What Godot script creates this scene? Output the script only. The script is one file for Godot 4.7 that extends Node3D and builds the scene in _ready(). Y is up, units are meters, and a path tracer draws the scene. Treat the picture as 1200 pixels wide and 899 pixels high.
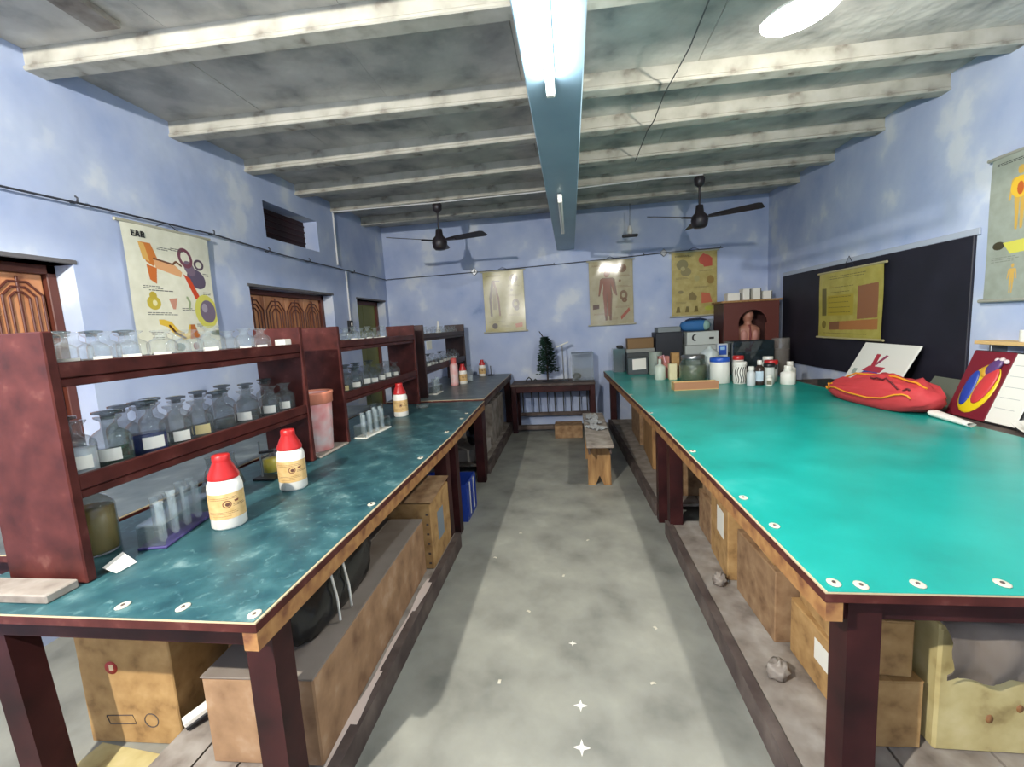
extends Node3D
# A school biology laboratory: two rows of benches, bottle racks, charts and ceiling fans.

const ROOM_LEFT := -2.75
const ROOM_RIGHT := 2.69
const ROOM_BACK := -6.70
const ROOM_FRONT := 2.20
const SLAB := 3.06          # underside of the ceiling slabs
const TOP := 0.78           # height of the work tops

var taken := {}
var M := {}
var rng := RandomNumberGenerator.new()
const ORD := ["first", "second", "third", "fourth", "fifth", "sixth", "seventh", "eighth", "ninth", "tenth", "eleventh", "twelfth"]

func _ready() -> void:
	rng.seed = 4711
	camera_and_light()
	materials()
	shell()
	openings()
	ceiling_lamps()
	fans()
	wall_lines()
	charts()
	left_benches()
	right_benches()
	back_bench()
	racks()
	left_top_things()
	right_top_things()
	under_left()
	under_right()
	small_things()

func camera_and_light() -> void:
	var cam := Camera3D.new()
	cam.name = "camera"
	cam.fov = 80.6
	cam.near = 0.05
	cam.far = 60.0
	cam.position = Vector3(0, 1.5, 0)
	cam.basis = Basis(Vector3.UP, 0.13484) * Basis(Vector3.RIGHT, -0.12671) * Basis(Vector3.BACK, -0.05718)
	add_child(cam)
	cam.current = true
	var env := Environment.new()
	env.background_mode = Environment.BG_COLOR
	env.background_color = Color(0.05, 0.055, 0.07)
	env.tonemap_mode = Environment.TONE_MAPPER_LINEAR
	env.tonemap_exposure = 1.35
	env.sdfgi_enabled = true
	env.ssao_enabled = true
	env.ssil_enabled = true
	var we := WorldEnvironment.new()
	we.name = "world_environment"
	we.environment = env
	add_child(we)

# ---------------------------------------------------------------- helpers
func numbered(called: String) -> String:
	if not taken.has(called):
		taken[called] = 0
		return called
	taken[called] += 1
	return "%s_%03d" % [called, taken[called]]

func tag(o: Node, label: String, category: String, group := "", kind := "") -> Node:
	if label: o.set_meta("label", label)
	if category: o.set_meta("category", category)
	if group: o.set_meta("group", group)
	if kind: o.set_meta("kind", kind)
	return o

func thing(called: String, label: String, category: String, at := Vector3.ZERO, turn := 0.0, group := "") -> Node3D:
	var o := Node3D.new()
	o.name = numbered(called)
	add_child(o)
	o.position = at
	o.rotation.y = turn
	tag(o, label, category, group)
	return o

func copy(o: Node3D, called: String, label: String, at: Vector3, turn := 0.0, big := Vector3.ONE) -> Node3D:
	var c: Node3D = o.duplicate()
	c.name = numbered(called)
	add_child(c)
	c.position = at
	c.rotation = Vector3(0, turn, 0)
	c.scale = big
	c.set_meta("label", label)
	return c

func part(called: String, st: Variant, m: Material, parent: Node, at := Vector3.ZERO, turn := Vector3.ZERO) -> MeshInstance3D:
	var o := MeshInstance3D.new()
	o.name = called
	if st is SurfaceTool:
		st.generate_normals()
		o.mesh = st.commit()
	else:
		o.mesh = st
	o.material_override = m
	parent.add_child(o, true)
	o.position = at
	o.rotation = turn
	return o

func structure(called: String) -> Node3D:
	var o := Node3D.new()
	o.name = called
	add_child(o)
	o.set_meta("kind", "structure")
	return o

func mb() -> SurfaceTool:
	var st := SurfaceTool.new()
	st.begin(Mesh.PRIMITIVE_TRIANGLES)
	st.set_smooth_group(-1)
	return st

func tri(st: SurfaceTool, a: Vector3, b: Vector3, c: Vector3) -> void:
	for p in [a, b, c]:
		st.set_uv(Vector2.ZERO)
		st.add_vertex(p)

func quad(st: SurfaceTool, a: Vector3, b: Vector3, c: Vector3, d: Vector3) -> void:
	# a b c d clockwise seen from the front
	var uv = [Vector2(0, 0), Vector2(1, 0), Vector2(1, 1), Vector2(0, 1)]
	var p = [a, b, c, d]
	for k in [0, 1, 2, 0, 2, 3]:
		st.set_uv(uv[k])
		st.add_vertex(p[k])

func hexa(st: SurfaceTool, p: Array) -> void:
	# 8 corners: 0-3 bottom (x-z-, x+z-, x+z+, x-z+), 4-7 top in the same order
	quad(st, p[3], p[2], p[1], p[0])
	quad(st, p[4], p[5], p[6], p[7])
	quad(st, p[7], p[6], p[2], p[3])
	quad(st, p[5], p[4], p[0], p[1])
	quad(st, p[4], p[7], p[3], p[0])
	quad(st, p[6], p[5], p[1], p[2])

func box(st: SurfaceTool, lo: Vector3, hi: Vector3, t := Transform3D.IDENTITY) -> void:
	var p = []
	for y in [lo.y, hi.y]:
		for c in [[lo.x, lo.z], [hi.x, lo.z], [hi.x, hi.z], [lo.x, hi.z]]:
			p.append(t * Vector3(c[0], y, c[1]))
	hexa(st, p)

func bevel(st: SurfaceTool, lo: Vector3, hi: Vector3, b: float, t := Transform3D.IDENTITY) -> void:
	# a box with chamfered edges: 44 triangles
	var c := (lo + hi) / 2.0
	var h := (hi - lo) / 2.0
	b = minf(b, minf(h.x, minf(h.y, h.z)) * 0.9)
	var v := func(sx, sy, sz, ax):
		var q := Vector3(sx * (h.x - (0.0 if ax == 0 else b)), sy * (h.y - (0.0 if ax == 1 else b)), sz * (h.z - (0.0 if ax == 2 else b)))
		return t * (c + q)
	for s in [-1, 1]:
		quad2(st, v.call(s, -1, -1, 0), v.call(s, 1, -1, 0), v.call(s, 1, 1, 0), v.call(s, -1, 1, 0), t * c)
		quad2(st, v.call(-1, s, -1, 1), v.call(1, s, -1, 1), v.call(1, s, 1, 1), v.call(-1, s, 1, 1), t * c)
		quad2(st, v.call(-1, -1, s, 2), v.call(1, -1, s, 2), v.call(1, 1, s, 2), v.call(-1, 1, s, 2), t * c)
		for r in [-1, 1]:
			quad2(st, v.call(s, r, -1, 0), v.call(s, r, 1, 0), v.call(s, r, 1, 1), v.call(s, r, -1, 1), t * c)
			quad2(st, v.call(s, -1, r, 0), v.call(s, 1, r, 0), v.call(s, 1, r, 2), v.call(s, -1, r, 2), t * c)
			quad2(st, v.call(-1, s, r, 1), v.call(1, s, r, 1), v.call(1, s, r, 2), v.call(-1, s, r, 2), t * c)
			for q in [-1, 1]:
				tri2(st, v.call(s, r, q, 0), v.call(s, r, q, 1), v.call(s, r, q, 2), t * c)

func tri2(st: SurfaceTool, a: Vector3, b: Vector3, c: Vector3, inside: Vector3) -> void:
	if (b - a).cross(c - a).dot((a + b + c) / 3.0 - inside) > 0.0:
		tri(st, a, c, b)
	else:
		tri(st, a, b, c)

func quad2(st: SurfaceTool, a: Vector3, b: Vector3, c: Vector3, d: Vector3, inside: Vector3) -> void:
	if (b - a).cross(c - a).dot((a + c) / 2.0 - inside) > 0.0:
		quad(st, a, d, c, b)
	else:
		quad(st, a, b, c, d)

func lathe(st: SurfaceTool, prof: Array, seg := 20, at := Vector3.ZERO, from := 0.0, to := TAU) -> void:
	# profile of Vector2(radius, height), bottom to top
	st.set_smooth_group(1)
	for k in prof.size() - 1:
		var p: Vector2 = prof[k]
		var q: Vector2 = prof[k + 1]
		if p.is_equal_approx(q):
			continue
		for s in seg:
			var a := from + (to - from) * s / seg
			var b := from + (to - from) * (s + 1) / seg
			var u0 := float(s) / seg
			var u1 := float(s + 1) / seg
			var v0 := 1.0 - float(k) / (prof.size() - 1)
			var v1 := 1.0 - float(k + 1) / (prof.size() - 1)
			var pts = [[p, a, u0, v0], [p, b, u1, v0], [q, b, u1, v1], [q, a, u0, v1]]
			var order = [0, 1, 2, 0, 2, 3]
			if p.x < 1e-6: order = [0, 2, 3]
			elif q.x < 1e-6: order = [0, 1, 2]
			for i in order:
				var e = pts[i]
				st.set_uv(Vector2(e[2], e[3]))
				st.add_vertex(at + Vector3(sin(e[1]) * e[0].x, e[0].y, cos(e[1]) * e[0].x))
	st.set_smooth_group(-1)

func tube(st: SurfaceTool, pts: Array, rad: float, seg := 8, rad_end := -1.0) -> void:
	st.set_smooth_group(1)
	var rings = []
	var up := Vector3.UP
	for k in pts.size():
		var d: Vector3 = (pts[mini(k + 1, pts.size() - 1)] - pts[maxi(k - 1, 0)]).normalized()
		if absf(d.dot(up)) > 0.95:
			up = Vector3.RIGHT if absf(d.x) < 0.9 else Vector3.BACK
		var x := d.cross(up).normalized()
		var y := x.cross(d).normalized()
		up = y
		var r := rad if rad_end < 0.0 else lerpf(rad, rad_end, float(k) / (pts.size() - 1))
		var ring = []
		for s in seg:
			var a := TAU * s / seg
			ring.append(pts[k] + (x * cos(a) + y * sin(a)) * r)
		rings.append(ring)
	for k in rings.size() - 1:
		for s in seg:
			var n := (s + 1) % seg
			quad(st, rings[k][s], rings[k + 1][s], rings[k + 1][n], rings[k][n])
	st.set_smooth_group(-1)
	for e in [0, rings.size() - 1]:
		for s in range(1, seg - 1):
			if e == 0: tri(st, rings[0][0], rings[0][s], rings[0][s + 1])
			else: tri(st, rings[e][0], rings[e][s + 1], rings[e][s])

func slab_of(st: SurfaceTool, poly: PackedVector2Array, depth: float, t := Transform3D.IDENTITY) -> void:
	# extrude a polygon in x-y along z from 0 to depth
	var idx := Geometry2D.triangulate_polygon(poly)
	var mid := Vector2.ZERO
	for p in poly: mid += p
	mid /= poly.size()
	var c := t * Vector3(mid.x, mid.y, depth / 2.0)
	for k in range(0, idx.size(), 3):
		for z in [0.0, depth]:
			tri2(st, t * Vector3(poly[idx[k]].x, poly[idx[k]].y, z), t * Vector3(poly[idx[k + 1]].x, poly[idx[k + 1]].y, z), t * Vector3(poly[idx[k + 2]].x, poly[idx[k + 2]].y, z), t * Vector3(poly[idx[k]].x, poly[idx[k]].y, depth / 2.0))
	for k in poly.size():
		var a := poly[k]
		var b := poly[(k + 1) % poly.size()]
		quad2(st, t * Vector3(a.x, a.y, 0), t * Vector3(b.x, b.y, 0), t * Vector3(b.x, b.y, depth), t * Vector3(a.x, a.y, depth), c)

func grid(st: SurfaceTool, f: Callable, nu: int, nv: int, back := 0.0) -> void:
	# a sheet given by f(u, v); with back > 0 a second face that far behind, joined at the rim
	st.set_smooth_group(1)
	var n := Vector3.ZERO
	if back > 0.0:
		n = (f.call(0.55, 0.5) - f.call(0.45, 0.5)).cross(f.call(0.5, 0.55) - f.call(0.5, 0.45)).normalized() * back
	for j in nv:
		for i in nu:
			var uv = []
			var p = []
			for c in [[0, 0], [1, 0], [1, 1], [0, 1]]:
				var t := Vector2(float(i + c[0]) / nu, float(j + c[1]) / nv)
				uv.append(t)
				p.append(f.call(t.x, t.y))
			for k in [0, 1, 2, 0, 2, 3]:
				st.set_uv(uv[k])
				st.add_vertex(p[k])
			if back > 0.0:
				for k in [0, 2, 1, 0, 3, 2]:
					st.set_uv(Vector2.ZERO)
					st.add_vertex(p[k] + n)
	st.set_smooth_group(-1)
	if back > 0.0:
		for i in nu:
			for v in [0.0, 1.0]:
				var a: Vector3 = f.call(float(i) / nu, v)
				var b: Vector3 = f.call(float(i + 1) / nu, v)
				quad(st, a, b, b + n, a + n)
		for j in nv:
			for u in [0.0, 1.0]:
				var a: Vector3 = f.call(u, float(j) / nv)
				var b: Vector3 = f.call(u, float(j + 1) / nv)
				quad(st, a, b, b + n, a + n)

func blob(st: SurfaceTool, f: Callable, nu := 20, nv := 12) -> void:
	# closed smooth surface: f(direction) gives the point
	st.set_smooth_group(1)
	var at := func(i, j):
		var th: float = PI * j / nv
		var ph: float = TAU * (i % nu) / nu
		return f.call(Vector3(sin(th) * cos(ph), cos(th), sin(th) * sin(ph)))
	for j in nv:
		for i in nu:
			var p = [at.call(i, j), at.call(i + 1, j), at.call(i + 1, j + 1), at.call(i, j + 1)]
			var order = [0, 1, 2, 0, 2, 3]
			if j == 0: order = [0, 2, 3]
			elif j == nv - 1: order = [0, 1, 2]
			for k in order:
				st.set_uv(Vector2.ZERO)
				st.add_vertex(p[k])
	st.set_smooth_group(-1)

# ---------------------------------------------------------------- materials
func plain(c: Color, rough := 0.7, metal := 0.0) -> StandardMaterial3D:
	var m := StandardMaterial3D.new()
	m.albedo_color = c
	m.roughness = rough
	m.metallic = metal
	return m

func rgb(r: int, g: int, b: int) -> Color:
	return Color8(r, g, b)

func noise_tex(cols: Array, freq: float, octaves := 4, seed_ := 1, px := 512, kind := FastNoiseLite.TYPE_SIMPLEX_SMOOTH, stretch := Vector2.ONE, warp := 0.0) -> ImageTexture:
	# a seamless texture: noise laid on a torus, run through a ramp of colours
	var n := FastNoiseLite.new()
	n.noise_type = kind
	n.seed = seed_
	n.frequency = freq
	n.fractal_octaves = octaves
	if warp > 0.0:
		n.domain_warp_enabled = true
		n.domain_warp_amplitude = warp
		n.domain_warp_frequency = freq * 0.6
	var w := int(px / stretch.x)
	var h := int(px / stretch.y)
	var src: Image = n.get_seamless_image(w, h, false, false, 0.2, true)
	var lut = []
	for k in 256:
		var t := k / 255.0 * (cols.size() - 1)
		var i := mini(int(t), cols.size() - 2)
		lut.append(cols[i].lerp(cols[i + 1], t - i))
	var im := Image.create(w, h, false, Image.FORMAT_RGB8)
	var d := src.get_data()
	var o := PackedByteArray()
	o.resize(w * h * 3)
	var step := d.size() / (w * h)
	for k in w * h:
		var c: Color = lut[d[k * step]]
		o[k * 3] = c.r8
		o[k * 3 + 1] = c.g8
		o[k * 3 + 2] = c.b8
	im = Image.create_from_data(w, h, false, Image.FORMAT_RGB8, o)
	return ImageTexture.create_from_image(im)

func scratched(tex: ImageTexture, c: Color, seed_: int) -> ImageTexture:
	# fine pale scuffs and scratches worn into the cloth
	var im := tex.get_image()
	var n := FastNoiseLite.new()
	n.seed = seed_
	n.noise_type = FastNoiseLite.TYPE_SIMPLEX_SMOOTH
	n.fractal_type = FastNoiseLite.FRACTAL_RIDGED
	n.fractal_octaves = 3
	n.frequency = 0.009
	n.domain_warp_enabled = true
	n.domain_warp_amplitude = 30.0
	var w := im.get_width()
	var h := im.get_height()
	var src: Image = n.get_seamless_image(w, h, false, false, 0.15, true)
	var d := src.get_data()
	var step := d.size() / (w * h)
	for k in w * h:
		var v := d[k * step] / 255.0
		if v > 0.80:
			var x := k % w
			var y := k / w
			im.set_pixel(x, y, im.get_pixel(x, y).lerp(c, minf((v - 0.80) * 3.2, 0.45)))
	return ImageTexture.create_from_image(im)

func surface(tex: Texture2D, scale_: Vector3, rough := 0.7, world := true, bump: Texture2D = null, height := 0.0) -> StandardMaterial3D:
	var m := StandardMaterial3D.new()
	m.albedo_texture = tex
	m.uv1_triplanar = true
	m.uv1_world_triplanar = world
	m.uv1_scale = scale_
	m.uv1_triplanar_sharpness = 8.0
	m.roughness = rough
	if bump:
		m.heightmap_enabled = true
		m.heightmap_texture = bump
		m.heightmap_scale = height
	return m

func print_mat(im: Image, rough := 0.35) -> StandardMaterial3D:
	var m := StandardMaterial3D.new()
	m.albedo_texture = ImageTexture.create_from_image(im)
	m.roughness = rough
	return m

func glass(c: Color, rough := 0.03) -> StandardMaterial3D:
	var m := StandardMaterial3D.new()
	m.transparency = BaseMaterial3D.TRANSPARENCY_ALPHA
	m.albedo_color = c
	m.roughness = rough
	return m

func materials() -> void:
	M.wall = surface(noise_tex([rgb(126, 146, 186), rgb(158, 173, 207), rgb(168, 181, 211), rgb(174, 186, 213), rgb(182, 193, 216), rgb(206, 212, 222), rgb(210, 215, 222)], 0.007, 5, 3, 512, FastNoiseLite.TYPE_SIMPLEX_SMOOTH, Vector2.ONE, 25.0), Vector3(0.35, 0.35, 0.35), 0.85, true, noise_tex([Color.BLACK, Color.WHITE], 0.03, 4, 9, 256), 0.5)
	M.ceiling = surface(noise_tex([rgb(120, 122, 120), rgb(158, 156, 150), rgb(184, 180, 172), rgb(194, 190, 181), rgb(214, 210, 200)], 0.008, 5, 21, 512, FastNoiseLite.TYPE_SIMPLEX_SMOOTH, Vector2.ONE, 30.0), Vector3(0.5, 0.5, 0.5), 0.85, true, noise_tex([Color.BLACK, Color.WHITE], 0.05, 3, 8, 256), 0.8)
	M.joist = surface(noise_tex([rgb(100, 92, 80), rgb(156, 152, 140), rgb(176, 173, 160), rgb(184, 181, 169), rgb(192, 189, 178)], 0.012, 5, 5, 512), Vector3(0.8, 0.8, 0.8), 0.7)
	M.girder = surface(noise_tex([rgb(134, 160, 176), rgb(144, 170, 184), rgb(150, 176, 188)], 0.01, 4, 6, 256), Vector3(0.6, 0.6, 0.6), 0.45)
	M.floor = surface(noise_tex([rgb(106, 107, 100), rgb(126, 126, 118), rgb(139, 139, 130), rgb(147, 147, 137), rgb(160, 159, 149)], 0.005, 6, 12, 1024, FastNoiseLite.TYPE_SIMPLEX_SMOOTH, Vector2.ONE, 20.0), Vector3(0.45, 0.45, 0.45), 0.55, true, noise_tex([Color.BLACK, Color.WHITE], 0.05, 4, 14, 256), 0.3)
	M.maroon = surface(noise_tex([rgb(50, 24, 22), rgb(66, 30, 27), rgb(74, 35, 31), rgb(82, 40, 36), rgb(108, 70, 62)], 0.012, 5, 31, 512), Vector3(1.2, 1.2, 1.2), 0.42, false)
	M.maroon_dark = surface(noise_tex([rgb(34, 18, 19), rgb(48, 23, 24), rgb(58, 28, 28), rgb(72, 40, 38)], 0.012, 5, 33, 256), Vector3(1.2, 1.2, 1.2), 0.45, false)
	M.maroon.metallic_specular = 0.3
	M.maroon_dark.metallic_specular = 0.3
	M.wood = surface(noise_tex([rgb(106, 74, 42), rgb(146, 108, 64), rgb(164, 126, 78), rgb(178, 140, 90)], 0.02, 5, 41, 512, FastNoiseLite.TYPE_SIMPLEX_SMOOTH, Vector2(1, 8)), Vector3(1.5, 1.5, 1.5), 0.6, false)
	M.ply = plain(rgb(190, 170, 136), 0.7)
	M.batten = surface(noise_tex([rgb(96, 54, 38), rgb(138, 94, 56), rgb(162, 118, 70), rgb(176, 134, 86)], 0.012, 5, 43, 512), Vector3(2.0, 2.0, 2.0), 0.6, false)
	M.dusty = surface(noise_tex([rgb(96, 86, 78), rgb(132, 122, 112), rgb(152, 144, 134), rgb(172, 164, 154)], 0.012, 5, 45, 512), Vector3(0.9, 0.9, 0.9), 0.85)
	M.rail = surface(noise_tex([rgb(54, 42, 40), rgb(72, 60, 56), rgb(92, 80, 74), rgb(116, 104, 96)], 0.015, 5, 46, 256), Vector3(1.0, 1.0, 1.0), 0.75)
	M.teal = surface(scratched(noise_tex([rgb(26, 60, 68), rgb(36, 74, 82), rgb(44, 84, 90), rgb(58, 98, 103), rgb(118, 146, 146)], 0.008, 6, 51, 768, FastNoiseLite.TYPE_SIMPLEX_SMOOTH, Vector2.ONE, 45.0), rgb(140, 166, 164), 5), Vector3(1.0, 1.0, 1.0), 0.4)
	M.slate = surface(noise_tex([rgb(70, 80, 84), rgb(86, 97, 100), rgb(98, 108, 110), rgb(124, 134, 134)], 0.01, 5, 52, 512), Vector3(1.0, 1.0, 1.0), 0.4)
	M.green = surface(noise_tex([rgb(10, 132, 122), rgb(12, 145, 134), rgb(14, 152, 141), rgb(20, 158, 147), rgb(56, 170, 160)], 0.006, 5, 53, 512, FastNoiseLite.TYPE_SIMPLEX_SMOOTH, Vector2.ONE, 20.0), Vector3(0.6, 0.6, 0.6), 0.3)
	M.shutter = surface(noise_tex([rgb(150, 92, 60), rgb(186, 124, 84), rgb(200, 140, 98), rgb(208, 152, 108)], 0.02, 4, 61, 256, FastNoiseLite.TYPE_SIMPLEX_SMOOTH, Vector2(1, 4)), Vector3(1.2, 1.2, 1.2), 0.5)
	M.shutter_dark = plain(rgb(86, 40, 28), 0.5)
	M.olive = plain(rgb(122, 122, 62), 0.6)
	M.lintel = plain(rgb(96, 94, 96), 0.8)
	M.vent = plain(rgb(46, 24, 26), 0.7)
	M.carton = surface(noise_tex([rgb(128, 96, 58), rgb(160, 124, 76), rgb(172, 136, 86), rgb(184, 150, 100)], 0.014, 5, 71, 512), Vector3(1.4, 1.4, 1.4), 0.85, false)
	M.carton2 = surface(noise_tex([rgb(104, 76, 52), rgb(132, 102, 72), rgb(146, 116, 84), rgb(160, 132, 98)], 0.014, 5, 72, 512), Vector3(1.4, 1.4, 1.4), 0.85, false)
	M.chest = surface(noise_tex([rgb(134, 116, 72), rgb(176, 160, 108), rgb(188, 174, 122), rgb(198, 184, 136)], 0.012, 5, 73, 512), Vector3(1.0, 1.0, 1.0), 0.8, false)
	M.long_box = surface(noise_tex([rgb(110, 80, 56), rgb(140, 108, 78), rgb(156, 122, 90), rgb(176, 148, 120)], 0.012, 5, 75, 512), Vector3(1.0, 1.0, 1.0), 0.85, false)
	M.dust_top = surface(noise_tex([rgb(98, 86, 74), rgb(116, 106, 96), rgb(126, 116, 106)], 0.01, 4, 76, 256), Vector3(1.0, 1.0, 1.0), 0.9, false)
	M.paper = plain(rgb(226, 222, 212), 0.8)
	M.label = plain(rgb(222, 220, 208), 0.75)
	M.label_old = plain(rgb(196, 180, 128), 0.75)
	M.white = plain(rgb(226, 224, 214), 0.45)
	M.white_plastic = plain(rgb(232, 228, 218), 0.4)
	M.red = plain(rgb(184, 38, 38), 0.35)
	M.black = plain(rgb(26, 26, 28), 0.5)
	M.black_bag = plain(rgb(20, 22, 24), 0.25)
	M.board = surface(noise_tex([rgb(22, 22, 32), rgb(27, 26, 38), rgb(33, 32, 44)], 0.01, 4, 81, 256), Vector3(0.8, 0.8, 0.8), 0.6)
	M.metal = plain(rgb(150, 152, 152), 0.35, 0.9)
	M.wire = plain(rgb(50, 52, 60), 0.6)
	M.conduit = plain(rgb(206, 206, 204), 0.5)
	M.fan = plain(rgb(40, 34, 38), 0.45)
	M.glass = glass(Color(0.36, 0.40, 0.40, 0.26))
	M.glass_clear = glass(Color(0.55, 0.60, 0.60, 0.14))
	M.glass_tube = glass(Color(0.72, 0.78, 0.80, 0.30))
	M.glass_green = glass(Color(0.30, 0.38, 0.32, 0.34))
	M.glass_dark = glass(Color(0.16, 0.20, 0.22, 0.72))
	M.stopper = glass(Color(0.20, 0.26, 0.27, 0.55))
	M.washer = plain(rgb(196, 190, 172), 0.8)
	M.rack_shaded = surface(noise_tex([rgb(34, 20, 20), rgb(46, 26, 26), rgb(56, 32, 30), rgb(72, 50, 46)], 0.012, 5, 34, 256), Vector3(1.2, 1.2, 1.2), 0.5, false)  # rack maroon mixed darker: the shadow on the far rack is in its colour
	M.blue_fill = plain(rgb(16, 28, 92), 0.25)
	M.milk = plain(rgb(196, 204, 208), 0.3)
	M.murky = plain(rgb(96, 100, 92), 0.4)
	M.dark_fill = plain(rgb(30, 52, 52), 0.3)
	M.amber = plain(rgb(150, 124, 60), 0.4)
	M.pink = surface(noise_tex([rgb(204, 116, 116), rgb(216, 146, 142), rgb(220, 180, 176), rgb(212, 206, 204)], 0.01, 4, 85, 256), Vector3(2.0, 2.0, 2.0), 0.5, false)
	M.pink_rim = plain(rgb(214, 132, 104), 0.5)
	M.tan = plain(rgb(208, 172, 116), 0.7)

# ---------------------------------------------------------------- the room
func shell() -> void:
	var fl := structure("floor")
	var st := mb()
	box(st, Vector3(ROOM_LEFT - 0.4, -0.12, ROOM_BACK - 0.4), Vector3(ROOM_RIGHT + 0.4, 0, ROOM_FRONT + 0.4))
	part("concrete", st, M.floor, fl)
	# dropped white paint, pressed into the concrete in the middle of the aisle
	for a in [[-0.02, -1.62, 0.030], [-0.02, -1.44, 0.034], [-0.03, -1.33, 0.024], [-0.05, -1.97, 0.020]]:
		var s2 := mb()
		var poly := PackedVector2Array()
		for k in 8:
			var r: float = a[2] * (1.0 if k % 2 == 0 else 0.38) * (1.3 if k % 4 == 0 else 1.0)
			poly.append(Vector2(cos(TAU * k / 8) * r * 0.7, sin(TAU * k / 8) * r))
		slab_of(s2, poly, 0.0012, Transform3D(Basis(Vector3.RIGHT, -PI / 2), Vector3(a[0], 0.0, a[1])))
		part("paint_spot", s2, M.paper, fl)

	# left wall, with the openings of three windows and a ventilator
	var holes = [[-2.27, -1.15, 0.92, 1.98], [-5.08, -3.68, 0.92, 1.97], [-6.60, -5.69, 0.30, 1.96], [-4.90, -4.00, 2.44, 2.77]]
	var zs = [ROOM_BACK - 0.3, ROOM_FRONT + 0.3]
	var ys = [0.0, SLAB + 0.1]
	for h in holes:
		zs.append_array([h[0], h[1]])
		ys.append_array([h[2], h[3]])
	zs.sort()
	ys.sort()
	st = mb()
	for i in zs.size() - 1:
		for j in ys.size() - 1:
			if zs[i + 1] - zs[i] < 1e-4 or ys[j + 1] - ys[j] < 1e-4: continue
			var mz: float = (zs[i] + zs[i + 1]) / 2
			var my: float = (ys[j] + ys[j + 1]) / 2
			var open := false
			for h in holes:
				if mz > h[0] and mz < h[1] and my > h[2] and my < h[3]: open = true
			if not open:
				box(st, Vector3(ROOM_LEFT - 0.3, ys[j], zs[i]), Vector3(ROOM_LEFT, ys[j + 1], zs[i + 1]))
	part("plaster", st, M.wall, structure("wall_left"))
	for w in [["wall_right", Vector3(ROOM_RIGHT, 0, ROOM_BACK - 0.3), Vector3(ROOM_RIGHT + 0.3, SLAB + 0.1, ROOM_FRONT + 0.3)],
			["wall_back", Vector3(ROOM_LEFT, 0, ROOM_BACK - 0.3), Vector3(ROOM_RIGHT, SLAB + 0.1, ROOM_BACK)],
			["wall_front", Vector3(ROOM_LEFT, 0, ROOM_FRONT), Vector3(ROOM_RIGHT, SLAB + 0.1, ROOM_FRONT + 0.3)]]:
		st = mb()
		box(st, w[1], w[2])
		part("plaster", st, M.wall, structure(w[0]))

	# ceiling: stone slabs laid on whitewashed joists, which rest on a painted girder
	var ce := structure("ceiling")
	var left_z = [1.55, 0.78, 0.0, -0.76, -1.50, -2.25, -3.11, -3.86, -4.59, -5.29, -6.08]
	var right_z = [1.50, 0.72, -0.06, -0.84, -1.60, -2.40, -3.27, -3.81, -4.48, -5.22, -5.92]
	for k in left_z.size():
		var zl: float = left_z[k]
		var zr: float = right_z[k]
		var dir := Vector3(ROOM_RIGHT - ROOM_LEFT, 0, zr - zl)
		var t := Transform3D(Basis(Vector3.UP, -atan2(dir.z, dir.x)), Vector3(ROOM_LEFT, 0, zl))
		st = mb()
		# a rail-like section: web and lower flange
		bevel(st, Vector3(-0.05, 2.975, -0.045), Vector3(dir.length() + 0.05, SLAB + 0.02, 0.045), 0.008, t)
		bevel(st, Vector3(-0.05, 2.955, -0.055), Vector3(dir.length() + 0.05, 2.980, 0.055), 0.006, t)
		part("joist", st, M.joist, ce)
	var bays_l = [ROOM_FRONT + 0.1] + left_z + [ROOM_BACK - 0.1]
	var bays_r = [ROOM_FRONT + 0.1] + right_z + [ROOM_BACK - 0.1]
	var cuts = [ROOM_LEFT - 0.1, -2.05, -1.15, -0.25, 0.85, 1.80, ROOM_RIGHT + 0.1]
	for k in bays_l.size() - 1:
		for c in cuts.size() - 1:
			var x0: float = cuts[c] + (0.12 if (k % 2 == 1 and c > 0) else 0.0)
			var x1: float = cuts[c + 1] + (0.12 if (k % 2 == 1 and c < cuts.size() - 2) else 0.0)
			var f := func(x, q): return lerpf(bays_l[q], bays_r[q], (x - ROOM_LEFT) / (ROOM_RIGHT - ROOM_LEFT))
			var sag := rng.randf() * 0.004
			st = mb()
			hexa(st, [Vector3(x0 + 0.0015, SLAB + sag, f.call(x0, k + 1)), Vector3(x1 - 0.0015, SLAB + sag, f.call(x1, k + 1)), Vector3(x1 - 0.0015, SLAB + sag, f.call(x1, k)), Vector3(x0 + 0.0015, SLAB + sag, f.call(x0, k)),
				Vector3(x0 + 0.0015, SLAB + 0.05, f.call(x0, k + 1)), Vector3(x1 - 0.0015, SLAB + 0.05, f.call(x1, k + 1)), Vector3(x1 - 0.0015, SLAB + 0.05, f.call(x1, k)), Vector3(x0 + 0.0015, SLAB + 0.05, f.call(x0, k))])
			part("slab", st, M.ceiling, ce)
	st = mb()
	box(st, Vector3(ROOM_LEFT - 0.3, SLAB + 0.052, ROOM_BACK - 0.3), Vector3(ROOM_RIGHT + 0.3, SLAB + 0.2, ROOM_FRONT + 0.3))
	part("screed", st, M.ceiling, ce)
	st = mb()
	bevel(st, Vector3(-0.152, 2.533, ROOM_BACK - 0.1), Vector3(0.096, 2.56, ROOM_FRONT + 0.1), 0.005)
	box(st, Vector3(-0.06, 2.56, ROOM_BACK - 0.1), Vector3(0.0, 2.93, ROOM_FRONT + 0.1))
	bevel(st, Vector3(-0.152, 2.928, ROOM_BACK - 0.1), Vector3(0.096, 2.955, ROOM_FRONT + 0.1), 0.005)
	part("girder", st, M.girder, ce)

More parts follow.
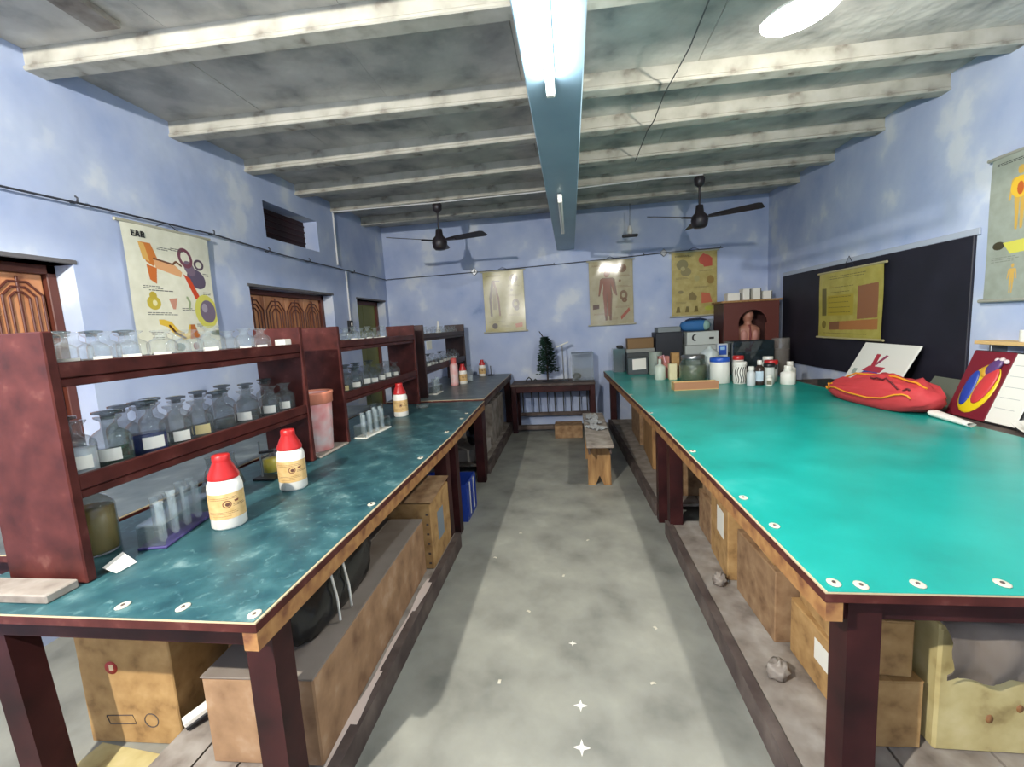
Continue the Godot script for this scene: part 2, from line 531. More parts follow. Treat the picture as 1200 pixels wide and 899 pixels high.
func arch_strip(st: SurfaceTool, z0: float, z1: float, y0: float, y1: float, wide: float, x: float, deep: float) -> void:
	# a moulding in the outline of a pointed-off arch, on the plane x, between z0 and z1
	var w := z1 - z0
	var pts = [Vector2(z0, y0), Vector2(z0, y1 - w * 0.32), Vector2(z0 + w * 0.30, y1), Vector2(z1 - w * 0.30, y1), Vector2(z1, y1 - w * 0.32), Vector2(z1, y0)]
	for k in pts.size() - 1:
		var a: Vector2 = pts[k]
		var b: Vector2 = pts[k + 1]
		var d := (b - a).normalized()
		var t := Transform3D(Basis(Vector3(0, d.y, d.x), Vector3(0, d.x, -d.y) * -1.0, Vector3(1, 0, 0)).orthonormalized(), Vector3(x, a.y, a.x))
		bevel(st, Vector3(-wide * 0.35, -wide / 2, 0), Vector3((b - a).length() + wide * 0.35, wide / 2, deep), 0.003, t)

func shutters(called: String, z0: float, z1: float, y0: float, y1: float, leaves: int, arches: int) -> void:
	var w := structure(called)
	var x := ROOM_LEFT - 0.15
	var st := mb()
	for a in [[z0, z0 + 0.05, y0, y1], [z1 - 0.05, z1, y0, y1], [z0, z1, y0, y0 + 0.05], [z0, z1, y1 - 0.05, y1]]:
		bevel(st, Vector3(x - 0.06, a[2], a[0]), Vector3(x + 0.03, a[3], a[1]), 0.004)
	part("window_frame", st, M.shutter_dark, w)
	st = mb()
	bevel(st, Vector3(ROOM_LEFT - 0.28, y1, z0 - 0.02), Vector3(ROOM_LEFT + 0.006, y1 + 0.025, z1 + 0.02), 0.004)
	part("lintel", st, M.lintel, w)
	var lw := (z1 - z0 - 0.1) / leaves
	for k in leaves:
		var a := z0 + 0.05 + lw * k
		st = mb()
		bevel(st, Vector3(x - 0.035, y0 + 0.05, a + 0.004), Vector3(x, y1 - 0.05, a + lw - 0.004), 0.004)
		var leaf := part("shutter_leaf", st, M.shutter if arches > 0 else M.olive, w)
		for q in arches:
			var inset := 0.02 + q * (lw * 0.5 - 0.02) / (arches + 0.4)
			st = mb()
			arch_strip(st, a + inset, a + lw - inset, y0 + 0.07, y1 - 0.08 - inset * 0.9, 0.011, x, 0.010)
			part("moulding", st, M.shutter_dark, leaf)
		if arches > 0:
			st = mb()
			bevel(st, Vector3(x, y0 + 0.07, a + lw / 2 - 0.007), Vector3(x + 0.010, y1 - 0.07, a + lw / 2 + 0.007), 0.003)
			part("moulding", st, M.shutter_dark, leaf)

func openings() -> void:
	shutters("window_1", -2.27, -1.15, 0.92, 1.98, 4, 3)
	shutters("window_2", -5.08, -3.68, 0.92, 1.97, 4, 3)
	shutters("window_3", -6.60, -5.69, 0.30, 1.96, 2, 0)
	var v := structure("window_4")
	var st := mb()
	box(st, Vector3(ROOM_LEFT - 0.30, 2.44, -4.90), Vector3(ROOM_LEFT - 0.16, 2.77, -4.0))
	part("vent_board", st, M.vent, v)
	for k in 5:
		st = mb()
		bevel(st, Vector3(ROOM_LEFT - 0.16, 2.47 + k * 0.06, -4.90), Vector3(ROOM_LEFT - 0.15, 2.49 + k * 0.06, -4.0), 0.003)
		part("slat", st, M.maroon_dark, v)

func glow(c: Color, e: float) -> StandardMaterial3D:
	var m := plain(Color(0.95, 0.95, 0.92), 0.4)
	m.emission_enabled = true
	m.emission = c
	m.emission_energy_multiplier = e
	return m

func omni(parent: Node, at: Vector3, e: float, c: Color, size: float) -> void:
	var l := OmniLight3D.new()
	l.name = "light"
	parent.add_child(l, true)
	l.position = at
	l.light_energy = e
	l.light_color = c
	l.light_size = size
	l.omni_range = 14.0
	l.omni_attenuation = 2.0
	l.shadow_enabled = true

func tube_lamp(label: String, z_far: float, z_near: float, lit: bool) -> void:
	var t := thing("tube_light", label, "tube light", Vector3(-0.045, 2.533, z_far))
	var len_ := z_near - z_far
	var st := mb()
	bevel(st, Vector3(-0.02, -0.022, 0.03), Vector3(0.02, 0.0, len_ - 0.03), 0.004)
	part("batten", st, M.conduit, t)
	for z in [0.0, len_]:
		st = mb()
		bevel(st, Vector3(-0.018, -0.075, z - 0.014), Vector3(0.018, -0.005, z + 0.014), 0.005)
		part("lamp_holder", st, M.white_plastic, t)
	st = mb()
	tube(st, [Vector3(0, -0.058, 0.014), Vector3(0, -0.058, len_ - 0.014)], 0.016, 12)
	var glass_tube := part("lamp_tube", st, glow(Color(0.93, 0.97, 1.0), 56.0) if lit else M.white_plastic, t)
	if lit:
		var a := AreaLight3D.new()
		a.name = "tube_area_light"
		t.add_child(a)
		a.position = Vector3(0, -0.078, len_ / 2)
		a.rotation = Vector3(-PI / 2, 0, 0)
		a.area_size = Vector2(0.03, len_ - 0.05)
		a.light_energy = 0.1
		a.light_color = Color(0.93, 0.97, 1.0)
		a.area_range = 14.0
		a.shadow_enabled = true

func globe_lamp(label: String, at: Vector3, e: float) -> void:
	var t := thing("globe_lamp", label, "lamp", at)
	var st := mb()
	var half := func(top: bool): return func(d): return Basis(Vector3.UP, -0.75) * (Vector3(d.x, (maxf(d.y, 0.0) * 0.6 + 0.002) if top else minf(d.y, 0.0), d.z) * Vector3(0.155, 0.062, 0.085))
	blob(st, half.call(false), 28, 18)
	part("lamp_globe", st, glow(Color(1.0, 0.99, 0.95), 16.0), t)
	st = mb()
	blob(st, half.call(true), 28, 18)
	part("lamp_housing", st, M.white_plastic, t)
	st = mb()
	lathe(st, [Vector2(0.03, 0.040), Vector2(0.032, 0.12), Vector2(0.014, 0.15), Vector2(0, 0.15)], 16)
	part("lamp_holder", st, M.white_plastic, t)
	st = mb()
	tube(st, [Vector3(0, 0.145, 0), Vector3(0.004, SLAB - at.y, 0)], 0.004, 6)
	part("flex", st, M.wire, t)
	omni(t, Vector3(0, -0.04, 0), e, Color(1.0, 0.98, 0.94), 0.03)

func ceiling_lamps() -> void:
	tube_lamp("lit fluorescent tube under the blue girder, nearest the camera", -2.08, -0.88, true)
	tube_lamp("unlit fluorescent tube under the far end of the blue girder", -5.12, -3.82, false)
	globe_lamp("bright oval globe lamp hanging right of the blue girder", Vector3(0.985, 2.715, -2.18), 2.3)
	globe_lamp("oval globe lamp hanging behind the camera, left of the girder", Vector3(-1.45, 2.72, 0.56), 11.5)

func fans() -> void:
	for a in [["ceiling fan with brown blades hanging left of the blue girder", Vector3(-1.46, 0, -5.25), -0.35, 2.955],
			["ceiling fan with brown blades hanging right of the blue girder", Vector3(1.40, 0, -5.20), -0.62, 2.955]]:
		var at: Vector3 = a[1]
		var t := thing("ceiling_fan", a[0], "ceiling fan", Vector3(at.x, 2.50, at.z), a[2], "ceiling fans")
		var st := mb()
		tube(st, [Vector3(0, 0.05, 0), Vector3(0, 0.44, 0)], 0.011, 10)
		part("rod", st, M.fan, t)
		st = mb()
		lathe(st, [Vector2(0.012, 0.33), Vector2(0.05, 0.36), Vector2(0.055, 0.42), Vector2(0.03, 0.452), Vector2(0, 0.453)], 18)
		part("canopy", st, M.fan, t)
		st = mb()
		lathe(st, [Vector2(0, -0.085), Vector2(0.055, -0.082), Vector2(0.078, -0.06), Vector2(0.088, 0.0), Vector2(0.078, 0.04), Vector2(0.045, 0.075), Vector2(0.035, 0.15), Vector2(0.0, 0.155)], 24)
		part("motor", st, M.fan, t)
		for k in 3:
			var turn := TAU * k / 3
			st = mb()
			slab_of(st, PackedVector2Array([Vector2(0.10, -0.03), Vector2(0.24, -0.055), Vector2(0.58, -0.07), Vector2(0.61, -0.05), Vector2(0.61, 0.05), Vector2(0.58, 0.07), Vector2(0.24, 0.055), Vector2(0.10, 0.03)]), 0.006, Transform3D(Basis(Vector3.UP, turn) * Basis(Vector3.RIGHT, -PI / 2 - 0.22), Vector3(0, 0.02, 0)))
			var b := part("blade", st, M.fan, t)
			st = mb()
			bevel(st, Vector3(0.07, 0.012, -0.02), Vector3(0.22, 0.026, 0.02), 0.004, Transform3D(Basis(Vector3.UP, turn)))
			part("bracket", st, M.fan, b)

func line_thing(called: String, label: String, category: String, pts: Array, rad: float, m: Material) -> MeshInstance3D:
	var st := mb()
	tube(st, pts, rad, 6)
	var o := part(numbered(called), st, m, self)
	tag(o, label, category)
	return o

func wall_lines() -> void:
	# the wire that carries the charts, round three walls, on hooks
	var t := thing("chart_wire", "thin dark wire strung on hooks along the left wall", "wire")
	var st := mb()
	var L := ROOM_LEFT + 0.03
	var B := ROOM_BACK + 0.03
	tube(st, [Vector3(L, 2.31, -0.5), Vector3(L, 2.315, -2.0), Vector3(L, 2.325, -2.4), Vector3(L, 2.335, -3.3), Vector3(L, 2.30, -4.2), Vector3(L, 2.29, -6.66)], 0.006, 6)
	part("strand", st, M.wire, t)
	for p in [Vector3(ROOM_LEFT, 2.325, -2.31), Vector3(ROOM_LEFT, 2.335, -3.3), Vector3(ROOM_LEFT, 2.305, -3.95), Vector3(ROOM_LEFT, 2.30, -4.6), Vector3(ROOM_LEFT, 2.29, -5.6)]:
		st = mb()
		tube(st, [p + Vector3(0.001, 0, 0), p + Vector3(0.03, -0.006, 0), p + Vector3(0.05, 0.002, 0), p + Vector3(0.052, 0.02, 0), p + Vector3(0.04, 0.03, 0)], 0.005, 6)
		part("hook", st, M.wire, t)
	t = thing("chart_wire", "thin dark wire strung on hooks along the back wall", "wire")
	st = mb()
	tube(st, [Vector3(L + 0.01, 2.295, B), Vector3(-1.3, 2.31, B), Vector3(0.26, 2.345, B), Vector3(1.35, 2.385, B), Vector3(2.1, 2.395, B)], 0.006, 6)
	part("strand", st, M.wire, t)
	for p in [Vector3(-1.36, 2.315, ROOM_BACK), Vector3(-0.20, 2.335, ROOM_BACK), Vector3(1.05, 2.375, ROOM_BACK), Vector3(2.06, 2.395, ROOM_BACK)]:
		st = mb()
		tube(st, [p + Vector3(0, 0, 0.001), p + Vector3(0, -0.006, 0.03), p + Vector3(0, 0.002, 0.05), p + Vector3(0, 0.02, 0.052)], 0.005, 6)
		part("hook", st, M.wire, t)
	for p in [Vector3(-1.37, 2.315, ROOM_BACK), Vector3(1.32, 2.385, ROOM_BACK)]:
		st = mb()
		bevel(st, Vector3(-0.04, -0.04, 0.004), Vector3(0.04, 0.04, 0.03), 0.006, Transform3D(Basis(Vector3.BACK, PI / 4), p))
		part("bracket", st, M.metal, t)
	line_thing("conduit_pipe", "thin white electric conduit running up the left wall beside the ventilator", "pipe", [Vector3(ROOM_LEFT + 0.012, 2.95, -5.27), Vector3(ROOM_LEFT + 0.012, 2.34, -5.26)], 0.012, M.conduit)
	line_thing("conduit_pipe", "short white electric conduit below the wire, beside the carved shutters", "pipe", [Vector3(ROOM_LEFT + 0.012, 2.29, -5.45), Vector3(ROOM_LEFT + 0.012, 1.66, -5.43)], 0.012, M.conduit)
	line_thing("fan_cable", "white cable along the ceiling joist between the two fans", "cable", [Vector3(-2.73, 2.945, -5.22), Vector3(-1.5, 2.925, -5.18), Vector3(-0.2, 2.935, -5.18), Vector3(0.2, 2.93, -5.16), Vector3(0.9, 2.945, -5.15), Vector3(1.42, 2.94, -5.15)], 0.008, M.conduit)
	line_thing("hanging_cable", "slack dark cable below the ceiling slabs right of the girder", "cable", [Vector3(0.69, 2.94, -2.2), Vector3(0.68, 2.90, -2.7), Vector3(0.66, 2.93, -3.25), Vector3(0.655, 2.91, -3.6), Vector3(0.65, 2.94, -3.84), Vector3(0.65, 2.94, -4.52)], 0.004, plain(rgb(86, 84, 84), 0.7))
	var s := thing("switch_board", "small dark switch on the left wall under the white conduit", "switch", Vector3(ROOM_LEFT, 1.60, -5.42))
	st = mb()
	bevel(st, Vector3(0, -0.08, -0.05), Vector3(0.03, 0.08, 0.05), 0.004)
	part("plate", st, M.black, s)
	st = mb()
	bevel(st, Vector3(0.03, 0.01, -0.015), Vector3(0.04, 0.05, 0.015), 0.003)
	part("rocker", st, M.white_plastic, s)
	var p := thing("pendant_holder", "small lamp holder with a dark bar hanging near the back wall", "lamp holder", Vector3(0.82, 2.58, -6.3))
	st = mb()
	tube(st, [Vector3(0, 0.12, 0), Vector3(0, 0.40, 0.05)], 0.004, 6)
	part("flex", st, M.wire, p)
	st = mb()
	lathe(st, [Vector2(0, 0.02), Vector2(0.03, 0.03), Vector2(0.035, 0.07), Vector2(0.018, 0.13), Vector2(0, 0.135)], 14)
	part("holder", st, M.white_plastic, p)
	st = mb()
	bevel(st, Vector3(-0.10, -0.012, -0.03), Vector3(0.10, 0.022, 0.03), 0.008)
	part("bar", st, M.black, p)
	var c := thing("ceiling_plate", "long grey metal plate on the ceiling slab by the left wall", "plate", Vector3(-2.16, SLAB, -2.02), 0.05)
	st = mb()
	bevel(st, Vector3(-0.07, -0.03, -0.12), Vector3(0.07, 0.003, 0.45), 0.006)
	part("cover", st, M.dusty, c)

# ---------------------------------------------------------------- printed charts
func ell(im: Image, cx: float, cy: float, rx: float, ry: float, c: Color, ring := 0.0, tilt := 0.0) -> void:
	var w := im.get_width()
	var h := im.get_height()
	var R := maxf(rx, ry) * w * 1.5
	var ca := cos(tilt)
	var sa := sin(tilt)
	for y in range(maxi(0, int(cy * h - R)), mini(h, int(cy * h + R))):
		for x in range(maxi(0, int(cx * w - R)), mini(w, int(cx * w + R))):
			var dx := (x + 0.5) / w - cx
			var dy := ((y + 0.5) / h - cy) * h / w
			var u := (dx * ca + dy * sa) / rx
			var v := (-dx * sa + dy * ca) / ry
			var d := sqrt(u * u + v * v)
			if d < 1.0 and d > ring:
				im.set_pixel(x, y, c)

func poly(im: Image, pts: Array, c: Color) -> void:
	var w := im.get_width()
	var h := im.get_height()
	var pp := PackedVector2Array()
	var lo := Vector2(9, 9)
	var hi := Vector2(-9, -9)
	for p in pts:
		pp.append(p)
		lo = lo.min(p)
		hi = hi.max(p)
	for y in range(maxi(0, int(lo.y * h)), mini(h, int(hi.y * h) + 1)):
		for x in range(maxi(0, int(lo.x * w)), mini(w, int(hi.x * w) + 1)):
			if Geometry2D.is_point_in_polygon(Vector2((x + 0.5) / w, (y + 0.5) / h), pp):
				im.set_pixel(x, y, c)

func stroke(im: Image, pts: Array, wide: float, c: Color) -> void:
	var w := im.get_width()
	var h := im.get_height()
	for k in pts.size() - 1:
		var a: Vector2 = pts[k] * Vector2(w, h)
		var b: Vector2 = pts[k + 1] * Vector2(w, h)
		var n := int(a.distance_to(b)) + 1
		var r := maxf(wide * w / 2, 0.6)
		for i in n + 1:
			var p := a.lerp(b, float(i) / n)
			im.fill_rect(Rect2i(int(p.x - r), int(p.y - r), int(ceil(2 * r)), int(ceil(2 * r))), c)

func lines_of_print(im: Image, x: float, y: float, wide: float, rows: int, c: Color, gap := 0.014) -> void:
	for r in rows:
		var q := x
		while q < x + wide * rng.randf_range(0.75, 1.0):
			var s := rng.randf_range(0.012, 0.04)
			stroke(im, [Vector2(q, y + r * gap), Vector2(q + s, y + r * gap)], 0.006, c)
			q += s + 0.014

func mottled(w: int, h: int, c: Color, amount := 0.03) -> Image:
	var im := Image.create(w, h, false, Image.FORMAT_RGB8)
	var n := FastNoiseLite.new()
	n.seed = 17
	n.frequency = 0.02
	for y in h:
		for x in w:
			var k := n.get_noise_2d(x, y) * amount
			im.set_pixel(x, y, Color(c.r + k, c.g + k, c.b + k * 1.2))
	return im

func figure(im: Image, cx: float, top: float, tall: float, c: Color) -> void:
	# a standing body in outline, as the charts show it
	var a := float(im.get_height()) / im.get_width()
	var k := tall * a
	ell(im, cx, top + tall * 0.07, 0.055 * k, 0.07 * k, c)
	poly(im, [Vector2(cx - 0.10 * k, top + tall * 0.17), Vector2(cx + 0.10 * k, top + tall * 0.17), Vector2(cx + 0.075 * k, top + tall * 0.35), Vector2(cx + 0.09 * k, top + tall * 0.5), Vector2(cx - 0.09 * k, top + tall * 0.5), Vector2(cx - 0.075 * k, top + tall * 0.35)], c)
	for s in [-1, 1]:
		poly(im, [Vector2(cx + s * 0.10 * k, top + tall * 0.17), Vector2(cx + s * 0.14 * k, top + tall * 0.2), Vector2(cx + s * 0.18 * k, top + tall * 0.52), Vector2(cx + s * 0.15 * k, top + tall * 0.52), Vector2(cx + s * 0.09 * k, top + tall * 0.26)], c)
		poly(im, [Vector2(cx + s * 0.005 * k, top + tall * 0.48), Vector2(cx + s * 0.09 * k, top + tall * 0.48), Vector2(cx + s * 0.07 * k, top + tall * 0.75), Vector2(cx + s * 0.06 * k, top + tall), Vector2(cx + s * 0.02 * k, top + tall)], c)

func ear_print() -> Image:
	var im := mottled(384, 512, rgb(224, 222, 200), 0.03)
	var ink := rgb(96, 96, 88)
	# outer ear and canal
	poly(im, [Vector2(0.14, 0.13), Vector2(0.27, 0.13), Vector2(0.33, 0.24), Vector2(0.28, 0.30), Vector2(0.2, 0.27)], rgb(206, 124, 58))
	poly(im, [Vector2(0.14, 0.13), Vector2(0.2, 0.14), Vector2(0.24, 0.27), Vector2(0.17, 0.25)], rgb(224, 176, 96))
	poly(im, [Vector2(0.2, 0.29), Vector2(0.31, 0.31), Vector2(0.29, 0.43), Vector2(0.22, 0.40)], rgb(204, 112, 52))
	poly(im, [Vector2(0.28, 0.245), Vector2(0.52, 0.27), Vector2(0.60, 0.32), Vector2(0.58, 0.36), Vector2(0.30, 0.31)], rgb(222, 166, 116))
	stroke(im, [Vector2(0.29, 0.24), Vector2(0.5, 0.265), Vector2(0.54, 0.24), Vector2(0.6, 0.27)], 0.014, rgb(110, 70, 48))
	# inner ear
	ell(im, 0.78, 0.36, 0.13, 0.10, rgb(96, 84, 104), 0.0, 0.5)
	ell(im, 0.70, 0.28, 0.09, 0.06, rgb(122, 104, 120), 0.0, 0.9)
	ell(im, 0.66, 0.20, 0.085, 0.11, rgb(122, 72, 86), 0.62, -0.4)
	ell(im, 0.83, 0.24, 0.07, 0.06, rgb(96, 78, 92), 0.6)
	poly(im, [Vector2(0.61, 0.33), Vector2(0.69, 0.36), Vector2(0.80, 0.52), Vector2(0.73, 0.53)], rgb(206, 74, 38))
	for a in [[0.34, 0.15, 0.16], [0.5, 0.14, 0.12], [0.88, 0.31, 0.08], [0.14, 0.45, 0.2], [0.85, 0.47, 0.12], [0.15, 0.65, 0.3], [0.16, 0.80, 0.14], [0.16, 0.84, 0.14], [0.7, 0.74, 0.2], [0.54, 0.61, 0.12]]:
		lines_of_print(im, a[0], a[1], a[2], 2, ink)
	lines_of_print(im, 0.2, 0.48, 0.3, 1, rgb(40, 40, 40))
	# the small bones
	ell(im, 0.23, 0.575, 0.075, 0.07, rgb(196, 176, 66))
	ell(im, 0.23, 0.52, 0.04, 0.04, rgb(190, 168, 62))
	ell(im, 0.24, 0.575, 0.025, 0.03, rgb(228, 220, 170))
	poly(im, [Vector2(0.40, 0.54), Vector2(0.50, 0.53), Vector2(0.46, 0.62), Vector2(0.43, 0.62)], rgb(196, 142, 118))
	stroke(im, [Vector2(0.62, 0.52), Vector2(0.65, 0.56), Vector2(0.63, 0.61)], 0.02, rgb(150, 164, 120))
	# the drum
	ell(im, 0.86, 0.63, 0.16, 0.19, rgb(214, 208, 96))
	ell(im, 0.88, 0.63, 0.11, 0.13, rgb(120, 106, 124))
	ell(im, 0.84, 0.60, 0.04, 0.05, rgb(166, 156, 168))
	# lower figure
	stroke(im, [Vector2(0.28, 0.72), Vector2(0.36, 0.74), Vector2(0.42, 0.80), Vector2(0.52, 0.84), Vector2(0.58, 0.83), Vector2(0.62, 0.76)], 0.05, rgb(222, 184, 66))
	stroke(im, [Vector2(0.36, 0.75), Vector2(0.42, 0.81), Vector2(0.52, 0.85)], 0.018, rgb(80, 44, 26))
	poly(im, [Vector2(0.61, 0.74), Vector2(0.66, 0.74), Vector2(0.72, 0.85), Vector2(0.58, 0.86)], rgb(186, 108, 52))
	ell(im, 0.44, 0.92, 0.06, 0.045, rgb(80, 88, 44))
	ell(im, 0.64, 0.92, 0.04, 0.04, rgb(150, 76, 56))
	poly(im, [Vector2(0.86, 0.80), Vector2(1.0, 0.79), Vector2(1.0, 0.84), Vector2(0.9, 0.83)], rgb(120, 130, 110))
	return im

func body_print(paper: Color, ink: Color, side: Color, muscles: bool) -> Image:
	var im := mottled(256, 384, paper, 0.04)
	lines_of_print(im, 0.08, 0.07, 0.4, 2, ink)
	if muscles:
		figure(im, 0.42, 0.13, 0.80, ink)
		figure(im, 0.40, 0.16, 0.70, ink.lerp(side, 0.5))
		poly(im, [Vector2(0.07, 0.68), Vector2(0.22, 0.67), Vector2(0.22, 0.74), Vector2(0.07, 0.75)], ink.darkened(0.2))
	else:
		stroke(im, [Vector2(0.24, 0.18), Vector2(0.16, 0.45), Vector2(0.17, 0.72)], 0.05, ink)
		stroke(im, [Vector2(0.26, 0.16), Vector2(0.36, 0.45), Vector2(0.38, 0.72)], 0.04, ink.lerp(side, 0.3))
		stroke(im, [Vector2(0.24, 0.16), Vector2(0.40, 0.17)], 0.03, ink)
		stroke(im, [Vector2(0.27, 0.3), Vector2(0.26, 0.6)], 0.08, ink.lerp(paper, 0.5))
	ell(im, 0.76, 0.13, 0.10, 0.10, ink.lerp(paper, 0.2))
	ell(im, 0.78, 0.12, 0.05, 0.05, ink)
	ell(im, 0.70, 0.32, 0.03, 0.03, ink.lerp(paper, 0.3))
	ell(im, 0.78, 0.55, 0.09, 0.12, ink.lerp(paper, 0.25), 0.45)
	ell(im, 0.80, 0.62, 0.06, 0.06, ink.lerp(paper, 0.1), 0.3)
	if muscles:
		poly(im, [Vector2(0.70, 0.88), Vector2(0.90, 0.74), Vector2(0.92, 0.79), Vector2(0.72, 0.93)], side)
	else:
		ell(im, 0.24, 0.90, 0.07, 0.07, ink.darkened(0.2))
		poly(im, [Vector2(0.74, 0.88), Vector2(0.92, 0.86), Vector2(0.92, 0.93), Vector2(0.76, 0.94)], side)
	for a in [[0.62, 0.24, 0.3], [0.62, 0.40, 0.3], [0.6, 0.72, 0.3], [0.1, 0.82, 0.4], [0.4, 0.90, 0.25]]:
		lines_of_print(im, a[0], a[1], a[2], 2, ink.lerp(paper, 0.3))
	return im

func cells_print() -> Image:
	var im := mottled(256, 384, rgb(170, 154, 90), 0.06)
	lines_of_print(im, 0.08, 0.06, 0.4, 2, rgb(40, 36, 24))
	ell(im, 0.24, 0.20, 0.13, 0.12, rgb(124, 116, 74))
	ell(im, 0.32, 0.31, 0.12, 0.10, rgb(132, 122, 78))
	ell(im, 0.25, 0.26, 0.05, 0.05, rgb(164, 154, 104))
	ell(im, 0.74, 0.14, 0.14, 0.12, rgb(176, 76, 52))
	poly(im, [Vector2(0.62, 0.10), Vector2(0.70, 0.04), Vector2(0.90, 0.12), Vector2(0.90, 0.24), Vector2(0.72, 0.25)], rgb(170, 70, 50))
	ell(im, 0.86, 0.45, 0.08, 0.10, rgb(140, 112, 54))
	ell(im, 0.56, 0.42, 0.06, 0.07, rgb(158, 150, 96))
	poly(im, [Vector2(0.66, 0.64), Vector2(0.84, 0.66), Vector2(0.90, 0.80), Vector2(0.66, 0.81)], rgb(184, 96, 64))
	poly(im, [Vector2(0.38, 0.66), Vector2(0.46, 0.62), Vector2(0.56, 0.70), Vector2(0.54, 0.76), Vector2(0.38, 0.75)], rgb(120, 104, 54))
	ell(im, 0.20, 0.62, 0.06, 0.04, rgb(128, 116, 74))
	for x in [0.14, 0.34, 0.54]:
		poly(im, [Vector2(x - 0.05, 0.94), Vector2(x - 0.02, 0.85), Vector2(x + 0.03, 0.85), Vector2(x + 0.05, 0.94)], rgb(104, 88, 30))
	ell(im, 0.82, 0.89, 0.09, 0.05, rgb(170, 174, 66))
	for a in [[0.1, 0.40, 0.3], [0.5, 0.55, 0.3], [0.1, 0.78, 0.24], [0.62, 0.30, 0.26]]:
		lines_of_print(im, a[0], a[1], a[2], 2, rgb(110, 100, 60))
	return im

func table_print() -> Image:
	var im := mottled(320, 256, rgb(168, 156, 74), 0.06)
	lines_of_print(im, 0.2, 0.08, 0.6, 2, rgb(80, 74, 40), 0.03)
	poly(im, [Vector2(0.06, 0.24), Vector2(0.14, 0.24), Vector2(0.14, 0.66), Vector2(0.06, 0.66)], rgb(96, 90, 44))
	poly(im, [Vector2(0.66, 0.26), Vector2(0.94, 0.24), Vector2(0.94, 0.70), Vector2(0.66, 0.72)], rgb(140, 92, 60))
	poly(im, [Vector2(0.16, 0.36), Vector2(0.6, 0.36), Vector2(0.6, 0.66), Vector2(0.16, 0.66)], rgb(164, 146, 44))
	for r in 6: lines_of_print(im, 0.18, 0.24 + r * 0.075, 0.42, 1, rgb(92, 82, 32))
	poly(im, [Vector2(0.2, 0.76), Vector2(0.95, 0.72), Vector2(0.95, 0.86), Vector2(0.2, 0.88)], rgb(166, 108, 60))
	poly(im, [Vector2(0.2, 0.76), Vector2(0.38, 0.75), Vector2(0.38, 0.87), Vector2(0.2, 0.88)], rgb(126, 84, 54))
	ell(im, 0.1, 0.8, 0.04, 0.05, rgb(120, 108, 46))
	lines_of_print(im, 0.1, 0.93, 0.8, 1, rgb(92, 82, 40))
	return im

func glands_print() -> Image:
	var im := mottled(320, 448, rgb(150, 156, 144), 0.04)
	lines_of_print(im, 0.06, 0.05, 0.8, 2, rgb(44, 46, 44), 0.012)
	figure(im, 0.30, 0.10, 0.42, rgb(196, 158, 76))
	ell(im, 0.30, 0.24, 0.09, 0.10, rgb(218, 176, 54))
	ell(im, 0.30, 0.25, 0.03, 0.06, rgb(180, 90, 40))
	figure(im, 0.76, 0.10, 0.42, rgb(190, 150, 90))
	ell(im, 0.12, 0.615, 0.06, 0.04, rgb(64, 58, 40))
	poly(im, [Vector2(0.16, 0.60), Vector2(0.9, 0.57), Vector2(0.95, 0.66), Vector2(0.24, 0.68)], rgb(206, 200, 86))
	figure(im, 0.28, 0.75, 0.2, rgb(204, 164, 84))
	ell(im, 0.66, 0.83, 0.14, 0.10, rgb(176, 132, 96))
	for a in [[0.5, 0.2, 0.2], [0.5, 0.3, 0.2], [0.06, 0.7, 0.3], [0.5, 0.72, 0.4], [0.42, 0.92, 0.4]]:
		lines_of_print(im, a[0], a[1], a[2], 3, rgb(120, 124, 112))
	return im

func chart(called: String, label: String, at: Vector3, turn: float, wide: float, tall: float, im: Image, rough: float, bow: float, rods: Material, hang := 0.05) -> Node3D:
	# origin: middle of the top rod on the wall; the chart hangs down, facing +z before the turn
	var t := thing(called, label, "chart", at, turn)
	var m := print_mat(im, rough)
	if rough < 0.3:
		m.clearcoat_enabled = true
		m.clearcoat = 0.4
		m.clearcoat_roughness = 0.08
	var st := mb()
	var f := func(u, v):
		var z := 0.03 + bow * (sin(u * 9.0 + v * 4.0) * 0.4 + sin(v * 7.0 + u * 2.0) * 0.5 + sin(u * 3.1) * 0.8)
		return Vector3((u - 0.5) * wide, -v * tall, z)
	grid(st, f, 14, 20)
	part("sheet", st, m, t)
	for y in [0.0, -tall]:
		st = mb()
		tube(st, [Vector3(-wide / 2 - 0.03, y, 0.03), Vector3(wide / 2 + 0.03, y, 0.03)], 0.011, 8)
		part("rod", st, rods, t)
	st = mb()
	tube(st, [Vector3(-0.09, 0.008, 0.03), Vector3(0, hang, 0.03), Vector3(0.09, 0.008, 0.03)], 0.003, 5)
	part("cord", st, M.wire, t)
	return t

